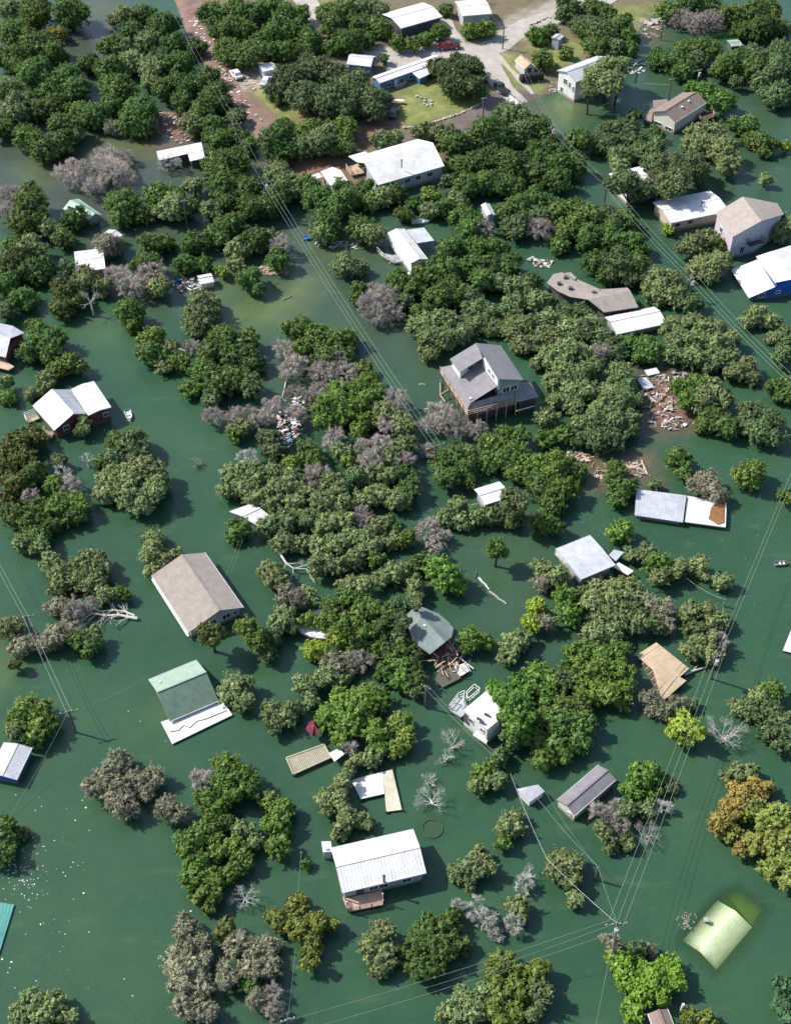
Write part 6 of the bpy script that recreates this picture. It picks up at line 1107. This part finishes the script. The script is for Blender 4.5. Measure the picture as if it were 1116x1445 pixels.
# black tank by the pink shed
t = empty('water_tank', tuple(G(750, 108)), 'black round ended tank lying on the grass beside the pink shed', 'tank')
c = G(750, 108, 1.0); s = MB(); d = Vector((1, .25, 0)).normalized(); s.tube([c - d * 2.9, c - d * 2.6, c + d * 2.6, c + d * 2.9], [.5, .95, .95, .5], 14); s.build('barrel', M['rubber'], t)
for k in (-1.6, 1.6): MB().box(c + d * k - Vector((0, 0, .85)), (.3, 1.4, .5), d).build('cradle', M['concrete'], t)
# trampoline ring
t = empty('trampoline', (*P(610, 1170, 0)[:2], -.35), 'round drowned trampoline, its rim just under the water', 'trampoline'); c = P(610, 1170, .06); n_ = 32; rad = 1.32
s = MB(); ring = [c + Vector((rad * math.cos(a), rad * math.sin(a), .03)) for a in np.linspace(0, 2 * math.pi, n_ + 1)]; s.tube(ring, .055, 6, cap=False); s.build('rim', M['net'], t)
MB().slab([c + Vector((rad * .93 * math.cos(a), rad * .93 * math.sin(a), -.045)) for a in np.linspace(0, 2 * math.pi, n_, endpoint=False)], .02).build('mat', M['mesh'], t)
# maroon tarp on a frame
t = empty('garden_umbrella', (*P(441, 1028, 0)[:2], -1.5), 'maroon canopy tangled beside the vivid green grove', 'canopy'); c = P(441, 1028, 1.7); rr = random.Random(3); vs = [c + Vector((.3, .2, .4))] + [c + Vector((rr.uniform(.6, 1.2) * math.cos(a), rr.uniform(.8, 1.5) * math.sin(a), rr.uniform(-.6, .25))) for i, a in enumerate(np.linspace(0, 6.283, 12, endpoint=False))]
MB().add(vs, [(0, i, i % 12 + 1) for i in range(1, 13)]).build('canopy', M['fabric'], t); MB().tube([(c.x, c.y, -1.5), (c.x, c.y, c.z + .5)], .06, 6).build('pole', M['hardware'], t)
# picnic things on the lawn
t = empty('picnic_table', tuple(G(560, 141)), 'long white table on the lawn by the grove', 'table'); c = G(560, 141, .75); d = Vector((1, -.05, 0)).normalized()
MB().box(c, (3.2, .9, .08), d).build('tabletop', M['trim'], t)
for sx in (-1.3, 1.3): MB().box(c + d * sx - Vector((0, 0, .4)), (.1, .8, .74), d).build('leg', M['pole'], t)
# ---------------------------------------------------------------- floating wreckage
def debris(name, poly, n_, label, seed, ms, lmax=2.6, wmax=.22, z=.05, cat='debris', kind='stuff', flat=.15, chips=0):
    rr = random.Random(seed); pl = W2(poly); a = np.array(pl); x0, x1, y0, y1 = a[:, 0].min(), a[:, 0].max(), a[:, 1].min(), a[:, 1].max(); s = MB(); k = 0; idx = []
    while k < n_:
        x, y = rr.uniform(x0, x1), rr.uniform(y0, y1)
        if sdf(pl, np.array([x]), np.array([y]))[0] > 0: continue
        k += 1; an = rr.gauss(.8, .9); l_ = rr.uniform(.25, 1) ** 2 * lmax + .15; w_ = rr.uniform(.06, wmax); h_ = max(0, H(x, y)); n0 = len(s.f)
        if rr.random() < .25: l_ = rr.uniform(.3, .9); w_ = rr.uniform(.3, .7)
        s.box((x, y, h_ + z + rr.random() * flat), (l_, w_, .05 + .06 * rr.random()), (math.cos(an), math.sin(an), rr.uniform(-.15, .15))); idx += [rr.randrange(len(ms))] * (len(s.f) - n0)
    o = s.build(name, ms)
    for p, i in zip(o.data.polygons, idx): p.material_index = i
    tag(o, label, None, None, kind); return o
PW, WM, DW = M['pink_wood'], M['white_metal'], M['dead_wood']
debris('floating_lumber', [(908,528),(968,526),(964,548),(950,575),(965,592),(980,600),(940,612),(912,596),(905,560)], 210, 'jam of broken pale lumber and planks floating on brown scum', 1, [PW, M['wood'], WM, DW, DW, M['wood'], M['brown_wall']], 2.0, .2, flat=.4)
debris('floating_lumber', [(835,655),(905,652),(914,672),(880,680),(842,676)], 90, 'scattered planks on the brown mat near the stilt trees', 2, [PW, M['brown_wall'], DW], 2.6)
debris('floating_lumber', [(225,160),(262,156),(268,200),(245,204),(232,190)], 80, 'white and pale scraps stranded on the reddish mud', 3, [WM, PW, DW], 1.1, .2)
debris('floating_lumber', [(262,20),(300,20),(312,80),(350,150),(385,180),(370,195),(330,150),(290,80)], 160, 'litter of pale scraps strewn along the muddy track', 4, [WM, M['trim'], PW, M['rock']], .8, .25)
debris('floating_lumber', [(236,398),(280,390),(290,410),(250,412)], 70, 'reddish plank and plastic raft beside the cream hut', 5, [PW, PW, M['red_wall'], WM, M['blue_plastic']], 1.6, .3, flat=.5)
debris('floating_lumber', [(366,376),(404,378),(408,386),(370,388)], 55, 'orange tinted planks caught under the trees at the sandbar', 6, [PW, M['wood'], M['tan_board']], 2.4)
debris('junk_heap', [(393,600),(410,575),(430,580),(425,615),(412,638),(395,632)], 190, 'heap of white, pink and blue junk caught in leafless brush', 7, [WM, PW, DW, M['wood'], DW, M['bleached'], WM, M['wood'], PW, M['blue_wall'], M['red_wall'], DW], 1.1, .25, z=.9, flat=2.0)
debris('floating_lumber', [(444,338),(500,342),(503,350),(446,348)], 40, 'planks and foam drifting below the trees near the blue raft', 8, [WM, M['wood'], DW], 2.6)
debris('floating_lumber', [(744,362),(780,368),(778,376),(752,378)], 36, 'broken boards drifting above the bent taupe roof', 9, [PW, M['wood'], WM], 1.8)
debris('floating_lumber', [(555,345),(575,345),(592,372),(548,372)], 40, 'white junk around the mobile home landing', 10, [WM, M['trim'], M['wood']], 1.3, .4)
debris('floating_lumber', [(890,80),(912,88),(908,106),(890,104)], 26, 'white boards drifting beside the leaning tree', 11, [WM, M['trim']], 2.6, .5)
debris('floating_lumber', [(900,28),(940,26),(936,50),(905,56)], 90, 'brown driftwood piled at the head of the flooded inlet', 12, [PW, DW, M['rock'], M['wood']], 1.8)
debris('floating_lumber', [(480,196),(500,190),(505,206),(470,215),(390,215),(380,200)], 40, 'brown scraps on the mud above the large white metal roof', 13, [PW, DW], 1.6)
debris('floating_lumber', [(795,636),(832,640),(834,652),(806,650)], 60, 'red and tan wreckage in the shade at the tree edge', 14, [M['red_wall'], PW, M['wood']], 1.8)
debris('hill_clutter', [(340,100),(372,100),(380,128),(345,132)], 60, 'clutter of pale odds and ends in the gravel clearing', 15, [WM, M['rock'], M['wood'], M['tan_board']], 1.4, .5)
debris('hill_clutter', [(775,118),(786,116),(786,130),(772,130)], 14, 'pale odds and ends beside the tall cream house', 16, [WM, M['rock']], .9, .6)
def logs(lst):
    for k, (a, b, r_, lb, mm) in enumerate(lst):
        p, q = P(*a), P(*b); rr = random.Random(k); s = MB(); pts = [p.lerp(q, i / 5) + Vector((rr.uniform(-1, 1), rr.uniform(-1, 1), 0)) * .08 for i in range(6)]; s.tube(pts, [r_ * (1 - .08 * i) for i in range(6)], 7); tag(s.build('floating_log', mm), lb, 'log')
logs([((905,650,.15),(913,668,.15),.17,'longest pale beam at the tip of the brown debris mat',M['pink_wood']), ((899,658,.12),(917,671,.12),.12,'thin pale beam crossing the long one on the brown mat',M['pink_wood']), ((591,542,.08),(600,542,.08),.12,'short pale board adrift in the channel left of the stilt house',M['bleached']), ((435,520,.1),(446,527,.1),.12,'short bleached log beside the leafless brush',M['bleached']),
 ((676,815,.1),(690,832,.1),.2,'longer bleached driftwood log in the dark pond',M['bleached']), ((690,835,.1),(714,852,.1),.2,'driftwood log lying toward the pale yellow tree',M['dead_wood']), ((672,808,.1),(671,816,.1),.12,'short dark stick near the driftwood log',M['pole']), ((245,490,.2),(268,497,.2),.26,'dark driftwood trunk beside the round green tree',M['dead_wood']), ((399,423,.1),(412,417,.1),.14,'stick adrift over the sandbar',M['dead_wood']), ((884,103,2.2),(903,82,.2),.2,'bleached leaning trunk beside the tall cream house',M['bleached']), ((243,480,.25),(252,486,.25),.3,'short dark stump roots in the channel',M['brown_wall'])])
# added white flakes standing in for sun glints, mostly at lower left
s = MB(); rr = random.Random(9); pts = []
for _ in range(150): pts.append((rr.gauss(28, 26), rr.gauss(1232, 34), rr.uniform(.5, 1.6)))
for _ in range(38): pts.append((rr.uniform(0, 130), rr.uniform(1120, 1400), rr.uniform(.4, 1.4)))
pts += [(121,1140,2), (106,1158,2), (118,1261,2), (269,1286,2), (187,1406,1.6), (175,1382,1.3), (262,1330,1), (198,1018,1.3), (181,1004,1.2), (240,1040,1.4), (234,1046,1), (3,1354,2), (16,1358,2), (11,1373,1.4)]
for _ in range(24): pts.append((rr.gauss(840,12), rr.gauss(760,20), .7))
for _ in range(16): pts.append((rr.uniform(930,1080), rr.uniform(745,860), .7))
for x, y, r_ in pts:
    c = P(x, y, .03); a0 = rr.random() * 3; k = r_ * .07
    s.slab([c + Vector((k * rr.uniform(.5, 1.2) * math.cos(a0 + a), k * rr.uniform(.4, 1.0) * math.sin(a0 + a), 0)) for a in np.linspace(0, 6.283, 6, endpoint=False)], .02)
o = s.build('sun_glint_flecks', M['glint_white']); tag(o, 'white flecks standing in for sun glints on the open water', None, None, 'stuff')
s = MB()
for _ in range(46):
    c = P(rr.gauss(968, 5), rr.gauss(1300, 6), .03); a0 = rr.random() * 6; s.box(c, (.28, .07, .05), (math.cos(a0), math.sin(a0), 0))
o = s.build('leaf_scum', M['wood']); tag(o, 'small drift of leaves left of the sunken green roof', None, None, 'stuff')
